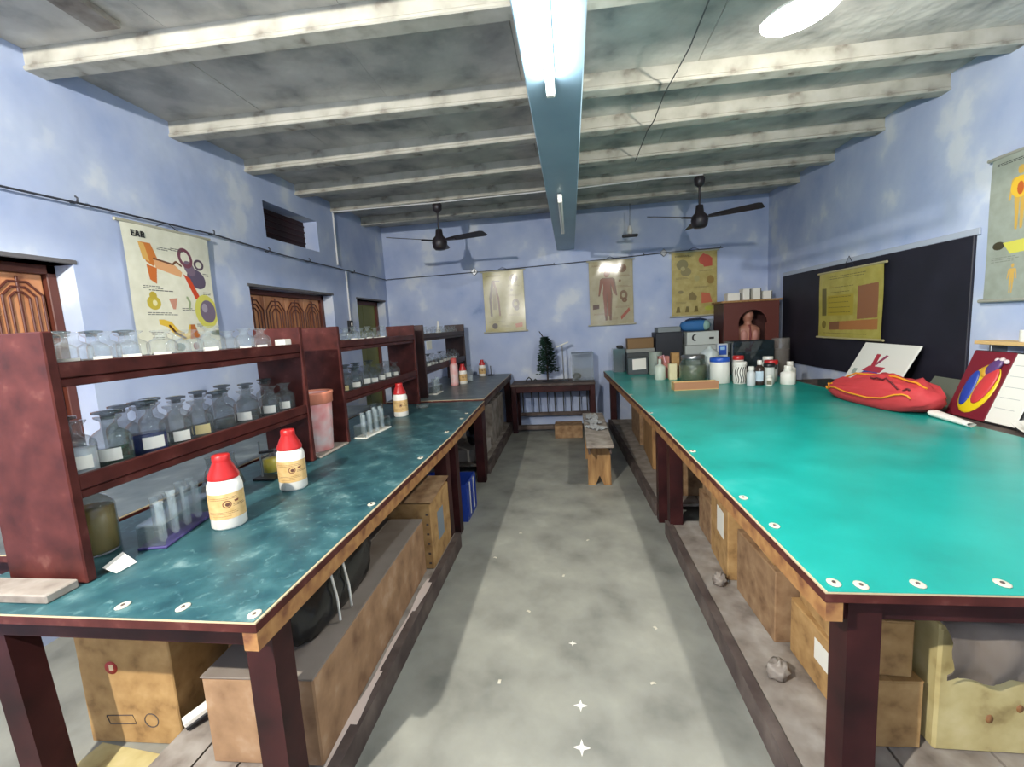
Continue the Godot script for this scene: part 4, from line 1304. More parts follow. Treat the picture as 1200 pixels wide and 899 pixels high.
	lathe(st, [Vector2(0.036, 0.27), Vector2(0.036, 0.34), Vector2(0, 0.345)], 16)
	part("cap", st, plain(rgb(196, 90, 84), 0.4), q)
	reagent_bottle("wash_bottle", "pale translucent bottle beside the white bottle on grey bench", Vector3(-1.36, 0.80, -5.84), 0.05, 0.22, M.glass_clear, M.milk, 0.6, null, 0.3, false, "")
	var ts := thing("small_stand", "small black stand on the grey bench at the back wall", "stand", Vector3(-1.18, 0.80, -6.48))
	st = mb()
	lathe(st, [Vector2(0, 0), Vector2(0.05, 0), Vector2(0.05, 0.012), Vector2(0.01, 0.02), Vector2(0, 0.02)], 14)
	part("base", st, M.black, ts)
	st = mb()
	tube(st, [Vector3(0, 0.015, 0), Vector3(0, 0.14, 0)], 0.007, 8)
	part("rod", st, M.black, ts)
	# clutter at the joint of the benches
	var gl := thing("glass_dish", "shallow glass dish at the far end of the teal bench", "dish", Vector3(-1.42, TOP, -4.08))
	st = mb()
	lathe(st, [Vector2(0, 0), Vector2(0.055, 0), Vector2(0.058, 0.006), Vector2(0.060, 0.03), Vector2(0.057, 0.03), Vector2(0.054, 0.008), Vector2(0, 0.006)], 20)
	part("body", st, M.glass_clear, gl)
	var bk := thing("glass_beaker", "clear beaker beside the red capped bottle under the middle rack", "beaker", Vector3(-1.62, TOP, -3.52))
	st = mb()
	lathe(st, [Vector2(0, 0), Vector2(0.05, 0), Vector2(0.052, 0.006), Vector2(0.052, 0.14), Vector2(0.056, 0.145)], 20)
	part("glass", st, M.glass, bk)

# ---------------------------------------------------------------- things on the right benches
func jar(called: String, label: String, at: Vector3, R: float, H: float, body: Material, cap: Material, cap_r: float, cap_h: float, neck := 0.9, lab: Material = null, fill: Material = null, category := "bottle") -> Node3D:
	var t := thing(called, label, category, at)
	var b := H - cap_h
	var st := mb()
	lathe(st, [Vector2(0, 0), Vector2(R * 0.94, 0), Vector2(R, 0.006), Vector2(R, b * 0.80), Vector2(R * (0.55 + neck * 0.43), b * 0.88), Vector2(R * neck, b * 0.95), Vector2(R * neck, b), Vector2(0, b)] if body.transparency == 0 else [Vector2(0, 0), Vector2(R * 0.94, 0), Vector2(R, 0.006), Vector2(R, b * 0.80), Vector2(R * (0.55 + neck * 0.43), b * 0.88), Vector2(R * neck, b * 0.95), Vector2(R * neck, b)], 22)
	part("body", st, body, t)
	if cap:
		st = mb()
		lathe(st, [Vector2(0, b - 0.004), Vector2(cap_r * 0.98, b - 0.004), Vector2(cap_r, b), Vector2(cap_r, H - 0.006), Vector2(cap_r * 0.93, H), Vector2(0, H)], 22)
		part("lid", st, cap, t)
	if lab:
		var mid := atan2(-at.x, -at.z)
		part("label", sheet_label(mid - 0.8, mid + 0.8, R + 0.001, b * 0.2, b * 0.68), lab, t)
	if fill:
		st = mb()
		lathe(st, [Vector2(0, 0.005), Vector2(R * 0.93, 0.006), Vector2(R * 0.93, b * 0.7), Vector2(0, b * 0.7)], 20)
		part("contents", st, fill, t)
	return t

func carton(called: String, label: String, lo: Vector3, hi: Vector3, m: Material, turn := 0.0, tape: Material = null, category := "box") -> Node3D:
	var c := Vector3((lo.x + hi.x) / 2, lo.y, (lo.z + hi.z) / 2)
	var t := thing(called, label, category, c, turn)
	var h := hi - lo
	var st := mb()
	bevel(st, Vector3(-h.x / 2, 0, -h.z / 2), Vector3(h.x / 2, h.y - 0.004, h.z / 2), 0.004)
	part("body", st, m, t)
	var long_z := h.z > h.x
	for s in [-1, 1]:
		st = mb()
		if long_z: bevel(st, Vector3(s * 0.0015 if s > 0 else -h.x / 2, h.y - 0.004, -h.z / 2), Vector3(h.x / 2 if s > 0 else -0.0015, h.y, h.z / 2), 0.001)
		else: bevel(st, Vector3(-h.x / 2, h.y - 0.004, s * 0.0015 if s > 0 else -h.z / 2), Vector3(h.x / 2, h.y, h.z / 2 if s > 0 else -0.0015), 0.001)
		part("flap", st, m, t)
	if tape:
		st = mb()
		if long_z: box(st, Vector3(-0.025, h.y, -h.z / 2), Vector3(0.025, h.y + 0.0006, h.z / 2))
		else: box(st, Vector3(-h.x / 2, h.y, -0.025), Vector3(h.x / 2, h.y + 0.0006, 0.025))
		part("tape", st, tape, t)
	return t

func right_top_things() -> void:
	# wooden tray strip
	var t := thing("wooden_tray", "shallow wooden tray standing in front of the glass jar", "tray", Vector3(1.185, TOP, -4.60), 0.06)
	var st := mb()
	bevel(st, Vector3(-0.21, 0.008, 0.045), Vector3(0.21, 0.078, 0.055), 0.002)
	part("front_board", st, plain(rgb(168, 118, 84), 0.6), t)
	st = mb()
	bevel(st, Vector3(-0.21, 0, -0.055), Vector3(0.21, 0.008, 0.055), 0.002)
	part("bottom_board", st, M.tan, t)
	st = mb()
	bevel(st, Vector3(-0.21, 0.008, -0.055), Vector3(0.21, 0.078, -0.045), 0.002)
	part("rear_board", st, M.tan, t)
	for x in [-0.21, 0.20]:
		st = mb()
		bevel(st, Vector3(x, 0.008, -0.045), Vector3(x + 0.01, 0.078, 0.045), 0.002)
		part("end_board", st, M.tan, t)
	# bottles, from left to right
	var jug := jar("wash_bottle", "pale squeeze bottle with pointed neck beside the beige carton", Vector3(1.01, TOP, -5.42), 0.062, 0.24, plain(rgb(196, 206, 190), 0.4), plain(rgb(196, 206, 190), 0.4), 0.018, 0.05, 0.3)
	st = mb()
	tube(st, [Vector3(0, 0.22, 0), Vector3(0.005, 0.27, 0), Vector3(0.04, 0.285, 0.01), Vector3(0.055, 0.20, 0.02)], 0.007, 8)
	part("spout", st, plain(rgb(214, 160, 170), 0.4), jug)
	carton("small_carton", "narrow beige carton left of the big glass jar", Vector3(1.10, TOP, -5.42), Vector3(1.185, TOP + 0.185, -5.34), plain(rgb(222, 212, 170), 0.7))
	carton("small_carton", "tan upright carton behind the narrow beige carton", Vector3(1.16, TOP, -5.58), Vector3(1.25, TOP + 0.30, -5.50), M.carton)
	carton("small_carton", "pink carton behind the pale squeeze bottle", Vector3(1.02, TOP, -5.62), Vector3(1.14, TOP + 0.26, -5.52), plain(rgb(186, 120, 108), 0.7))
	jar("glass_jar", "large round glass jar with metal lid behind the wooden tray", Vector3(1.335, TOP, -5.25), 0.145, 0.285, M.glass_green, M.metal, 0.125, 0.045, 0.86, null, glass(Color(0.62, 0.64, 0.50, 0.5), 0.2), "jar")
	jar("glass_bottle", "slim clear bottle with white cap beside the big glass jar", Vector3(1.52, TOP, -5.22), 0.032, 0.22, M.glass_clear, M.white, 0.022, 0.045, 0.6)
	jar("conical_bottle", "white translucent conical bottle behind the blue lidded jar", Vector3(1.56, TOP, -5.42), 0.10, 0.36, plain(rgb(186, 196, 194), 0.4), null, 0.02, 0.0, 0.25)
	jar("white_jar", "white plastic jar with a blue lid", Vector3(1.535, TOP, -4.97), 0.098, 0.27, M.white, plain(rgb(36, 84, 178), 0.4), 0.100, 0.042, 0.98, null, null, "jar")
	var pj := jar("striped_jar", "black and white striped jar with white lid", Vector3(1.70, TOP, -4.87), 0.064, 0.225, M.white, M.white, 0.064, 0.035, 0.9, null, null, "jar")
	for k in 5:
		st = mb()
		var a := 0.05 - 1.0 + k * 0.36
		var pts = []
		for q in 9:
			var y := 0.01 + 0.165 * q / 8
			var w := a + 0.12 * sin(q * 0.9)
			pts.append(Vector3(sin(w) * 0.0645, y, cos(w) * 0.0645))
		tube(st, pts, 0.004, 5)
		part("stripe", st, M.black, pj)
	jar("plastic_jar", "white plastic jar with red screw lid behind the striped jar", Vector3(1.755, TOP, -5.08), 0.06, 0.27, M.white, M.red, 0.056, 0.04, 0.9, null, null, "jar")
	jar("medicine_bottle", "grey medicine bottle between the striped jar and the brown bottle", Vector3(1.745, TOP, -4.70), 0.04, 0.19, plain(rgb(196, 200, 200), 0.4), M.white, 0.028, 0.035, 0.55)
	jar("brown_bottle", "dark brown glass bottle with a pale blue label", Vector3(1.835, TOP, -4.73), 0.046, 0.245, plain(rgb(56, 44, 40), 0.2), M.white_plastic, 0.022, 0.04, 0.4, plain(rgb(186, 204, 216), 0.7))
	jar("black_lid_jar", "clear jar with black lid right of the brown bottle", Vector3(1.935, TOP, -4.76), 0.050, 0.205, plain(rgb(198, 202, 196), 0.4), M.black, 0.052, 0.03, 0.95, null, null, "jar")
	jar("small_vial", "tiny pale vial standing in front of the black lidded jar", Vector3(1.885, TOP, -4.63), 0.028, 0.105, M.white, M.white, 0.024, 0.02, 0.7, plain(rgb(120, 116, 96), 0.7), null, "vial")
	jar("white_bottle", "white bottle with wide cap behind the red lidded glass jar", Vector3(2.06, TOP, -5.10), 0.055, 0.245, M.white, M.white, 0.05, 0.04, 0.8)
	jar("red_lid_jar", "clear glass jar with red lid and whitish contents", Vector3(2.01, TOP, -4.90), 0.062, 0.225, M.glass_clear, M.red, 0.064, 0.04, 0.95, null, M.white, "jar")
	jar("white_bottle", "stout white bottle with white cap, rightmost of the bottle row", Vector3(2.085, TOP, -4.70), 0.066, 0.185, M.white, M.white_plastic, 0.035, 0.045, 0.5)
	jar("white_bottle", "small white bottle behind the rightmost stout bottle", Vector3(2.20, TOP, -4.92), 0.055, 0.20, M.white, M.white_plastic, 0.03, 0.04, 0.5)
	# back of the bench
	carton("black_box", "black instrument box with a grey lid at the back wall", Vector3(1.11, TOP, -6.52), Vector3(1.45, 1.30, -6.20), plain(rgb(26, 30, 38), 0.5))
	carton("grey_box", "flat grey box lying on the black instrument box", Vector3(1.14, 1.30, -6.48), Vector3(1.43, 1.365, -6.22), plain(rgb(126, 134, 136), 0.7))
	var cb := carton("white_carton", "white carton with a black crescent mark, upper of two", Vector3(1.505, 1.115, -6.50), Vector3(1.90, 1.285, -6.20), plain(rgb(192, 198, 192), 0.7))
	st = mb()
	var arc := PackedVector2Array()
	for k in 13:
		var a := PI * 0.32 + PI * 1.36 * k / 12
		arc.append(Vector2(cos(a) * 0.036, sin(a) * 0.045))
	for k in 13:
		var a := PI * 0.32 + PI * 1.36 * (12 - k) / 12
		arc.append(Vector2(cos(a) * 0.022 + 0.010, sin(a) * 0.036))
	slab_of(st, arc, 0.0015, Transform3D(Basis.IDENTITY, Vector3(-0.10, 0.095, 0.15)))
	part("printed_crescent", st, M.black, cb)
	st = mb()
	box(st, Vector3(0.08, 0.07, 0.15), Vector3(0.14, 0.095, 0.1512))
	part("printed_mark", st, M.black, cb)
	cb = carton("white_carton", "white carton with black splashes, lower of two", Vector3(1.48, TOP, -6.50), Vector3(1.90, 1.112, -6.18), plain(rgb(180, 186, 182), 0.7))
	for a in [[-0.02, 0.20, 0.05], [0.04, 0.24, 0.06], [0.10, 0.20, 0.05], [0.15, 0.24, 0.05]]:
		st = mb()
		var pg := PackedVector2Array()
		for k in 9: pg.append(Vector2(cos(TAU * k / 9), sin(TAU * k / 9)) * a[2] * rng.randf_range(0.35, 0.7))
		slab_of(st, pg, 0.001, Transform3D(Basis.IDENTITY, Vector3(a[0], a[1], 0.16)))
		part("printed_mark", st, M.black, cb)
	var n := FastNoiseLite.new()
	n.seed = 5
	n.frequency = 4.0
	var bb := thing("blue_bag", "blue cloth bag lying on the upper white carton", "bag", Vector3(1.64, 1.365, -6.34))
	st = mb()
	blob(st, func(d): return Vector3(signf(d.x) * pow(absf(d.x), 0.7) * 0.19, maxf(signf(d.y) * pow(absf(d.y), 0.7) * 0.075, -0.078), signf(d.z) * pow(absf(d.z), 0.7) * 0.11) * (1.0 + 0.10 * n.get_noise_3dv(d * 0.6)), 26, 14)
	part("body", st, plain(rgb(46, 104, 160), 0.7), bb)
	st = mb()
	blob(st, func(d): return Vector3(0.12, 0.0, 0.06) + d * Vector3(0.06, 0.065, 0.06), 14, 10)
	part("pocket", st, plain(rgb(132, 168, 158), 0.7), bb)
	st = mb()
	tube(st, [Vector3(-0.13, 0.065, 0.05), Vector3(-0.08, 0.085, 0.05), Vector3(0.06, 0.09, 0.05), Vector3(0.13, 0.068, 0.05)], 0.014, 8)
	part("strap", st, plain(rgb(20, 36, 66), 0.7), bb)
	carton("grey_box", "tall grey carton standing behind the white cartons", Vector3(1.83, TOP, -6.66), Vector3(1.925, 1.44, -6.51), plain(rgb(126, 138, 148), 0.7))
	var card := carton("blue_card", "blue and white printed pack standing behind the blue lidded jar", Vector3(1.70, TOP, -5.66), Vector3(1.82, 1.15, -5.60), plain(rgb(200, 206, 210), 0.6))
	st = mb()
	bevel(st, Vector3(-0.045, 0.24, 0.03), Vector3(0.045, 0.355, 0.032), 0.001)
	part("printed_panel", st, plain(rgb(34, 78, 170), 0.5), card)
	st = mb()
	bevel(st, Vector3(-0.026, 0.30, 0.032), Vector3(0.026, 0.335, 0.0335), 0.0005)
	part("printed_patch", st, plain(rgb(150, 190, 220), 0.5), card)
	# anatomical torso in its cabinet
	var cab := thing("model_cabinet", "brown wooden cabinet with an arched niche in the back corner", "cabinet", Vector3(2.26, TOP, -6.30))
	st = mb()
	var pg := PackedVector2Array([Vector2(-0.33, 0), Vector2(-0.33, 0.85), Vector2(0.33, 0.85), Vector2(0.33, 0), Vector2(0.17, 0), Vector2(0.17, 0.58)])
	for k in 11:
		var a := PI * k / 10
		pg.append(Vector2(cos(a) * 0.17 + 0.02, 0.58 + sin(a) * 0.17))
	pg.append(Vector2(-0.13, 0.0))
	slab_of(st, pg, 0.02, Transform3D(Basis.IDENTITY, Vector3(0, 0, 0.18)))
	part("front_panel", st, plain(rgb(94, 46, 38), 0.45), cab)
	for a in [[Vector3(-0.33, 0, -0.20), Vector3(-0.31, 0.85, 0.18)], [Vector3(0.31, 0, -0.20), Vector3(0.33, 0.85, 0.18)], [Vector3(-0.31, 0, -0.20), Vector3(0.31, 0.85, -0.185)]]:
		st = mb()
		box(st, a[0], a[1])
		part("side_panel", st, plain(rgb(70, 36, 32), 0.5), cab)
	st = mb()
	bevel(st, Vector3(-0.36, 0.85, -0.21), Vector3(0.36, 0.875, 0.22), 0.004)
	part("top_board", st, M.wood, cab)
	var to := thing("anatomy_torso", "flesh coloured anatomical torso model standing in the cabinet niche", "model", Vector3(2.28, TOP + 0.29, -6.27))
	var sec = [[0.0, 0.13, 0.07], [0.06, 0.145, 0.08], [0.16, 0.155, 0.085], [0.22, 0.15, 0.08], [0.255, 0.10, 0.065], [0.275, 0.05, 0.05], [0.31, 0.042, 0.045], [0.335, 0.055, 0.062], [0.37, 0.066, 0.075], [0.41, 0.068, 0.078], [0.44, 0.055, 0.062], [0.455, 0.03, 0.034], [0.46, 0.0, 0.0]]
	st = mb()
	grid(st, func(u, v):
		var q: float = v * (sec.size() - 1)
		var i := mini(int(q), sec.size() - 2)
		var a = sec[i]
		var b = sec[i + 1]
		var k: float = q - i
		var ang: float = u * TAU
		var face: float = 0.012 * exp(-pow((lerpf(a[0], b[0], k) - 0.375) / 0.012, 2.0)) * maxf(0.0, cos(ang)) ** 6
		return Vector3(sin(ang) * lerpf(a[1], b[1], k), lerpf(a[0], b[0], k), cos(ang) * (lerpf(a[2], b[2], k) + face)), 24, 36)
	part("body", st, plain(rgb(176, 122, 102), 0.5), to)
	for s in [-1, 1]:
		st = mb()
		blob(st, func(d): return Vector3(s * 0.065, 0.13, 0.055) + d * Vector3(0.05, 0.085, 0.04), 14, 10)
		part("lung", st, plain(rgb(190, 134, 122), 0.5), to)
	st = mb()
	tube(st, [Vector3(0, 0.05, 0.085), Vector3(0.004, 0.15, 0.09), Vector3(0, 0.27, 0.06)], 0.013, 8)
	part("windpipe", st, plain(rgb(120, 44, 40), 0.5), to)
	var wide = [[2.02, 2.18, 0.10, "low white carton at the left end of the cabinet top"], [2.20, 2.29, 0.145, "tall white carton, second from left on the cabinet top"], [2.32, 2.42, 0.145, "tall white carton, third from left on the cabinet top"], [2.45, 2.56, 0.105, "low white carton at the right end of the cabinet top"]]
	for a in wide:
		var z: float = -6.30 + (0.02 if a[2] > 0.12 else 0.0)
		var cw := carton("cabinet_top_carton", a[3], Vector3(a[0], TOP + 0.875, z - 0.07), Vector3(a[1], TOP + 0.875 + a[2], z + 0.07), M.white)
		st = mb()
		bevel(st, Vector3((a[1] - a[0]) / 2 - 0.012, 0.002, 0.07), Vector3((a[1] - a[0]) / 2 - 0.002, a[2] - 0.006, 0.0715), 0.0005)
		part("printed_edge", st, M.black, cw)
	# glass tanks
	var tank := func(label: String, lo: Vector3, hi: Vector3, m: Material, inside: Callable):
		var c := Vector3((lo.x + hi.x) / 2, lo.y, (lo.z + hi.z) / 2)
		var tk := thing("glass_tank", label, "tank", c)
		var h: Vector3 = (hi - lo) / 2
		for a in [[Vector3(-h.x, 0, -h.z), Vector3(h.x, 0.008, h.z)], [Vector3(-h.x, 0.008, h.z - 0.004), Vector3(h.x, h.y * 2, h.z)], [Vector3(-h.x, 0.008, -h.z), Vector3(h.x, h.y * 2, -h.z + 0.004)], [Vector3(-h.x, 0.008, -h.z + 0.004), Vector3(-h.x + 0.004, h.y * 2, h.z - 0.004)], [Vector3(h.x - 0.004, 0.008, -h.z + 0.004), Vector3(h.x, h.y * 2, h.z - 0.004)]]:
			var s3 := mb()
			box(s3, a[0], a[1])
			part("pane", s3, m, tk)
		inside.call(tk, h)
	tank.call("dark glass tank in front of the model cabinet", Vector3(1.84, TOP, -5.78), Vector3(2.28, 1.17, -5.48), M.glass_dark, func(tk, h):
		var s3 := mb()
		bevel(s3, Vector3(-h.x + 0.02, 0.01, -h.z + 0.02), Vector3(h.x - 0.02, h.y * 1.4, h.z - 0.06), 0.02)
		part("dark_filling", s3, plain(rgb(44, 46, 48), 0.8), tk))
	jar("glass_cylinder", "tall greyish glass cylinder right of the dark tank", Vector3(2.39, 0.765, -4.98 - 0.6), 0.095, 0.42, glass(Color(0.5, 0.48, 0.46, 0.55)), null, 0.0, 0.0, 1.0, null, plain(rgb(104, 92, 84), 0.7), "cylinder")
	tank.call("clear glass tank on the corner of the green bench", Vector3(0.56, TOP, -6.56), Vector3(0.72, 1.10, -6.34), M.glass, func(tk, h):
		var s3 := mb()
		bevel(s3, Vector3(-0.02, h.y * 2, -0.05), Vector3(0.07, h.y * 2 + 0.045, 0.03), 0.015)
		part("black_knob", s3, M.black, tk))
	carton("slide_box", "dark slide box under the grey shelf board", Vector3(0.74, TOP, -6.52), Vector3(1.06, 1.05, -6.24), plain(rgb(62, 68, 70), 0.6))
	var sb := thing("shelf_board", "grey board lying on the dark slide box", "board", Vector3(0.90, 1.05, -6.38))
	st = mb()
	bevel(st, Vector3(-0.165, 0, -0.15), Vector3(0.20, 0.05, 0.14), 0.004)
	part("plank", st, plain(rgb(140, 142, 136), 0.7), sb)
	carton("wooden_case", "small brown wooden case on the grey shelf board", Vector3(0.75, 1.10, -6.46), Vector3(1.09, 1.24, -6.26), plain(rgb(122, 92, 52), 0.6))
	var dw := carton("dark_case", "low dark case with a white paper on its front", Vector3(0.72, TOP, -6.16), Vector3(0.97, 1.0, -6.0), plain(rgb(70, 78, 80), 0.6))
	st = mb()
	grid(st, func(u, v): return Vector3(-0.07 + u * 0.17, 0.20 - v * 0.14 + u * 0.01, 0.082 + 0.01 * v), 3, 3, 0.001)
	part("paper", st, M.paper, dw)
	jar("grey_cylinder", "pale grey plastic cylinder beside the dark case", Vector3(1.05, TOP, -5.92), 0.082, 0.29, plain(rgb(150, 160, 150), 0.5), null, 0.0, 0.0, 1.0, null, null, "cylinder")
	# white board with a painted mark
	var kb := thing("painted_board", "white board with a small red and blue painting leaning on the blackboard", "board", Vector3(2.40, 0.766, -4.10))
	var lean := Basis(Vector3.BACK, -0.50)
	var kt := Transform3D(lean, Vector3.ZERO)
	st = mb()
	bevel(st, Vector3(-0.012, 0.0, -0.33), Vector3(0.0, 0.46, 0.33), 0.003, kt)
	part("panel", st, M.white, kb)
	var paint := func(pts: Array, c: Color, called: String, k: int):
		# (z, y) on the board's face
		var pp := PackedVector2Array()
		for q in pts: pp.append(Vector2(q[0], q[1]))
		var s3 := mb()
		slab_of(s3, pp, 0.0015, Transform3D(lean * Basis(Vector3(0, 0, 1), Vector3(0, 1, 0), Vector3(-1, 0, 0)), lean * Vector3(-0.012 - 0.0015 * k, 0, 0)))
		part(called, s3, plain(c, 0.5), kb)
	paint.call([[-0.18, 0.13], [0.03, 0.13], [0.05, 0.20], [-0.13, 0.20]], rgb(48, 70, 150), "painted_patch", 0)
	paint.call([[-0.16, 0.20], [0.07, 0.20], [0.10, 0.25], [-0.10, 0.25]], rgb(176, 52, 70), "painted_patch", 0)
	paint.call([[-0.08, 0.25], [-0.03, 0.25], [-0.04, 0.36], [-0.09, 0.36]], rgb(170, 44, 60), "painted_patch", 0)
	paint.call([[-0.035, 0.28], [-0.02, 0.26], [0.06, 0.35], [0.03, 0.36]], rgb(150, 60, 90), "painted_patch", 0)
	paint.call([[-0.10, 0.165], [0.02, 0.165], [0.02, 0.18], [-0.10, 0.18]], rgb(220, 220, 226), "painted_patch", 1)
	paint.call([[-0.27, 0.16], [-0.22, 0.16], [-0.22, 0.21], [-0.27, 0.21]], rgb(150, 160, 150), "painted_patch", 0)
	# red bag with yellow piping
	var rb := thing("red_bag", "red cloth bag with yellow piping slumped on the green bench", "bag", Vector3(2.20, TOP, -3.56))
	var n2 := FastNoiseLite.new()
	n2.seed = 12
	n2.frequency = 1.6
	var shape := func(d):
		var q := Vector3(signf(d.x) * pow(absf(d.x), 0.7) * 0.14, d.y * 0.13, signf(d.z) * pow(absf(d.z), 0.75) * 0.47)
		var h: float = 0.115 + 0.03 * d.z
		q.y = maxf(signf(d.y) * pow(absf(d.y), 0.75), -0.75) * h * (1.0 - 0.45 * pow(absf(d.z), 3.0)) + 0.75 * h
		return Vector3(q.x, maxf(q.y * (1.0 + 0.30 * n2.get_noise_3dv(d) + 0.12 * n2.get_noise_3dv(d * 3.3)), 0.001), q.z * (1.0 + 0.08 * n2.get_noise_3dv(d * 1.7))) + Vector3(0.05 * d.z, 0, 0)
	st = mb()
	blob(st, shape, 36, 20)
	part("body", st, plain(rgb(190, 56, 60), 0.75), rb)
	var seam := func(dirs: Array, m: Material, r: float, called: String):
		var pts = []
		for d in dirs: pts.append(shape.call(d.normalized()) + d.normalized() * 0.007)
		var s3 := mb()
		tube(s3, pts, r, 6)
		part(called, s3, m, rb)
	var yel := plain(rgb(226, 148, 36), 0.6)
	var d1 = []
	var d2 = []
	var d3 = []
	for k in 17:
		var a := -1.25 + 2.3 * k / 16
		d1.append(Vector3(-0.10, 1.0, 2.4 * sin(a) - 0.8).normalized())
		d2.append(Vector3(-1.0, 0.05 + 0.1 * sin(k), 2.2 * sin(a) - 0.6))
		d3.append(Vector3(-0.75, 0.75 - 0.25 * k / 16.0, 0.1 + 0.9 * k / 16.0))
	seam.call(d1, yel, 0.007, "piping")
	seam.call(d2, yel, 0.006, "piping")
	seam.call(d3, plain(rgb(96, 24, 30), 0.6), 0.006, "zip")
	var d4 = []
	for k in 9:
		d4.append(Vector3(-0.95, 0.9 - 0.1 * k, -1.3 - 0.05 * k))
	seam.call(d4, yel, 0.006, "piping")
	# white cloth roll
	var cl := thing("white_cloth", "rolled white cloth lying in front of the painted heart board", "cloth", Vector3(2.25, TOP, -2.98), 0.0)
	st = mb()
	grid(st, func(u, v):
		var a: float = u * TAU
		var r: float = 0.028 - 0.012 * v
		return Vector3(cos(a) * r * 1.3 - 0.02 * v, r * 0.8 + sin(a) * r * 0.8, -0.14 + v * 0.30 + 0.01 * sin(a * 2)), 18, 10)
	part("roll", st, M.white, cl)
	# heart board
	var hb := thing("heart_board", "maroon board with a raised painted heart, leaning on the right wall", "board", Vector3(2.42, 0.766, -3.03))
	lean = Basis(Vector3.BACK, -0.36)
	kt = Transform3D(lean, Vector3.ZERO)
	st = mb()
	bevel(st, Vector3(-0.006, 0.0, -0.23), Vector3(0.012, 0.44, 0.26), 0.003, kt)
	part("backing", st, M.black, hb)
	st = mb()
	bevel(st, Vector3(-0.012, 0.005, -0.225), Vector3(-0.006, 0.435, 0.055), 0.002, kt)
	part("maroon_panel", st, plain(rgb(112, 22, 38), 0.6), hb)
	st = mb()
	bevel(st, Vector3(-0.012, 0.012, 0.058), Vector3(-0.006, 0.43, 0.245), 0.002, kt)
	part("white_panel", st, M.white, hb)
	for k in 5:
		st = mb()
		box(st, Vector3(-0.0126, 0.10 + k * 0.065, 0.08), Vector3(-0.012, 0.103 + k * 0.065, 0.20), kt)
		part("written_line", st, plain(rgb(170, 170, 168), 0.8), hb)
	for a in [[Vector3(0, 0.195, -0.075), Vector3(0.014, 0.165, 0.105), rgb(216, 190, 30), "heart_wall", 0.25],
			[Vector3(-0.012, 0.19, -0.125), Vector3(0.014, 0.115, 0.038), rgb(40, 62, 150), "blue_chamber", 0.05],
			[Vector3(-0.012, 0.215, -0.03), Vector3(0.014, 0.12, 0.048), rgb(196, 60, 62), "red_chamber", 0.25],
			[Vector3(-0.012, 0.335, -0.03), Vector3(0.016, 0.06, 0.035), rgb(90, 60, 110), "vessel", 0.6],
			[Vector3(-0.012, 0.30, -0.075), Vector3(0.014, 0.035, 0.022), rgb(196, 150, 50), "vessel", -0.3]]:
		st = mb()
		var cc: Vector3 = a[0]
		var ss: Vector3 = a[1]
		var tilt: Basis = Basis(Vector3.RIGHT, a[4])
		blob(st, func(d): return kt * (cc + Vector3(-0.012, 0, 0) + tilt * (d * ss)), 22, 12)
		part(a[3], st, plain(a[2], 0.35), hb)
	for a in [[0.385, 0.0], [0.375, 0.03], [0.38, -0.03]]:
		st = mb()
		blob(st, func(d): return kt * (Vector3(-0.022, a[0], a[1]) + d * 0.014), 10, 8)
		part("vessel_end", st, plain(rgb(214, 196, 196), 0.5), hb)
	# papers at the end of the ledge
	for k in 3:
		var pp := thing("loose_paper", "curled white paper, %s of the loose sheets beside the heart board" % ORD[k], "paper", Vector3(2.46, 0.767 + 0.012 * k, -2.66 + 0.03 * k), 0.2 * k)
		st = mb()
		grid(st, func(u, v): return Vector3((u - 0.5) * 0.2, 0.002 + 0.05 * v * v + 0.01 * k * v, (0.5 - v) * 0.18), 4, 8, 0.0015)
		part("sheet", st, M.paper, pp)
	# small wall bracket shelf under the gland chart
	var br := thing("bracket_shelf", "small wooden bracket shelf on the right wall under the gland chart", "shelf", Vector3(ROOM_RIGHT, 1.215, -3.10))
	st = mb()
	bevel(st, Vector3(-0.12, 0, -0.18), Vector3(0.004, 0.022, 0.20), 0.003)
	part("board", st, M.tan, br)
	for z in [-0.10, 0.12]:
		st = mb()
		bevel(st, Vector3(-0.09, -0.07, z - 0.008), Vector3(0.004, 0.0, z + 0.008), 0.003)
		part("bracket", st, M.metal, br)
	jar("white_cup", "white cup standing on the small wall bracket shelf", Vector3(2.62, 1.237, -2.99), 0.035, 0.07, M.white, null, 0.0, 0.0, 1.0, null, null, "cup")
	carton("dark_case", "small dark case on the ledge beside the painted white board", Vector3(2.345, 0.766, -4.68), Vector3(2.46, 0.82, -4.46), plain(rgb(44, 48, 46), 0.6))
	var gp := thing("leaning_board", "grey green board leaning on the wall behind the red bag", "board", Vector3(2.45, 0.766, -3.38))
	st = mb()
	bevel(st, Vector3(-0.006, 0, -0.20), Vector3(0.006, 0.24, 0.10), 0.002, Transform3D(Basis(Vector3.BACK, -0.55)))
	part("board", st, plain(rgb(92, 96, 84), 0.7), gp)

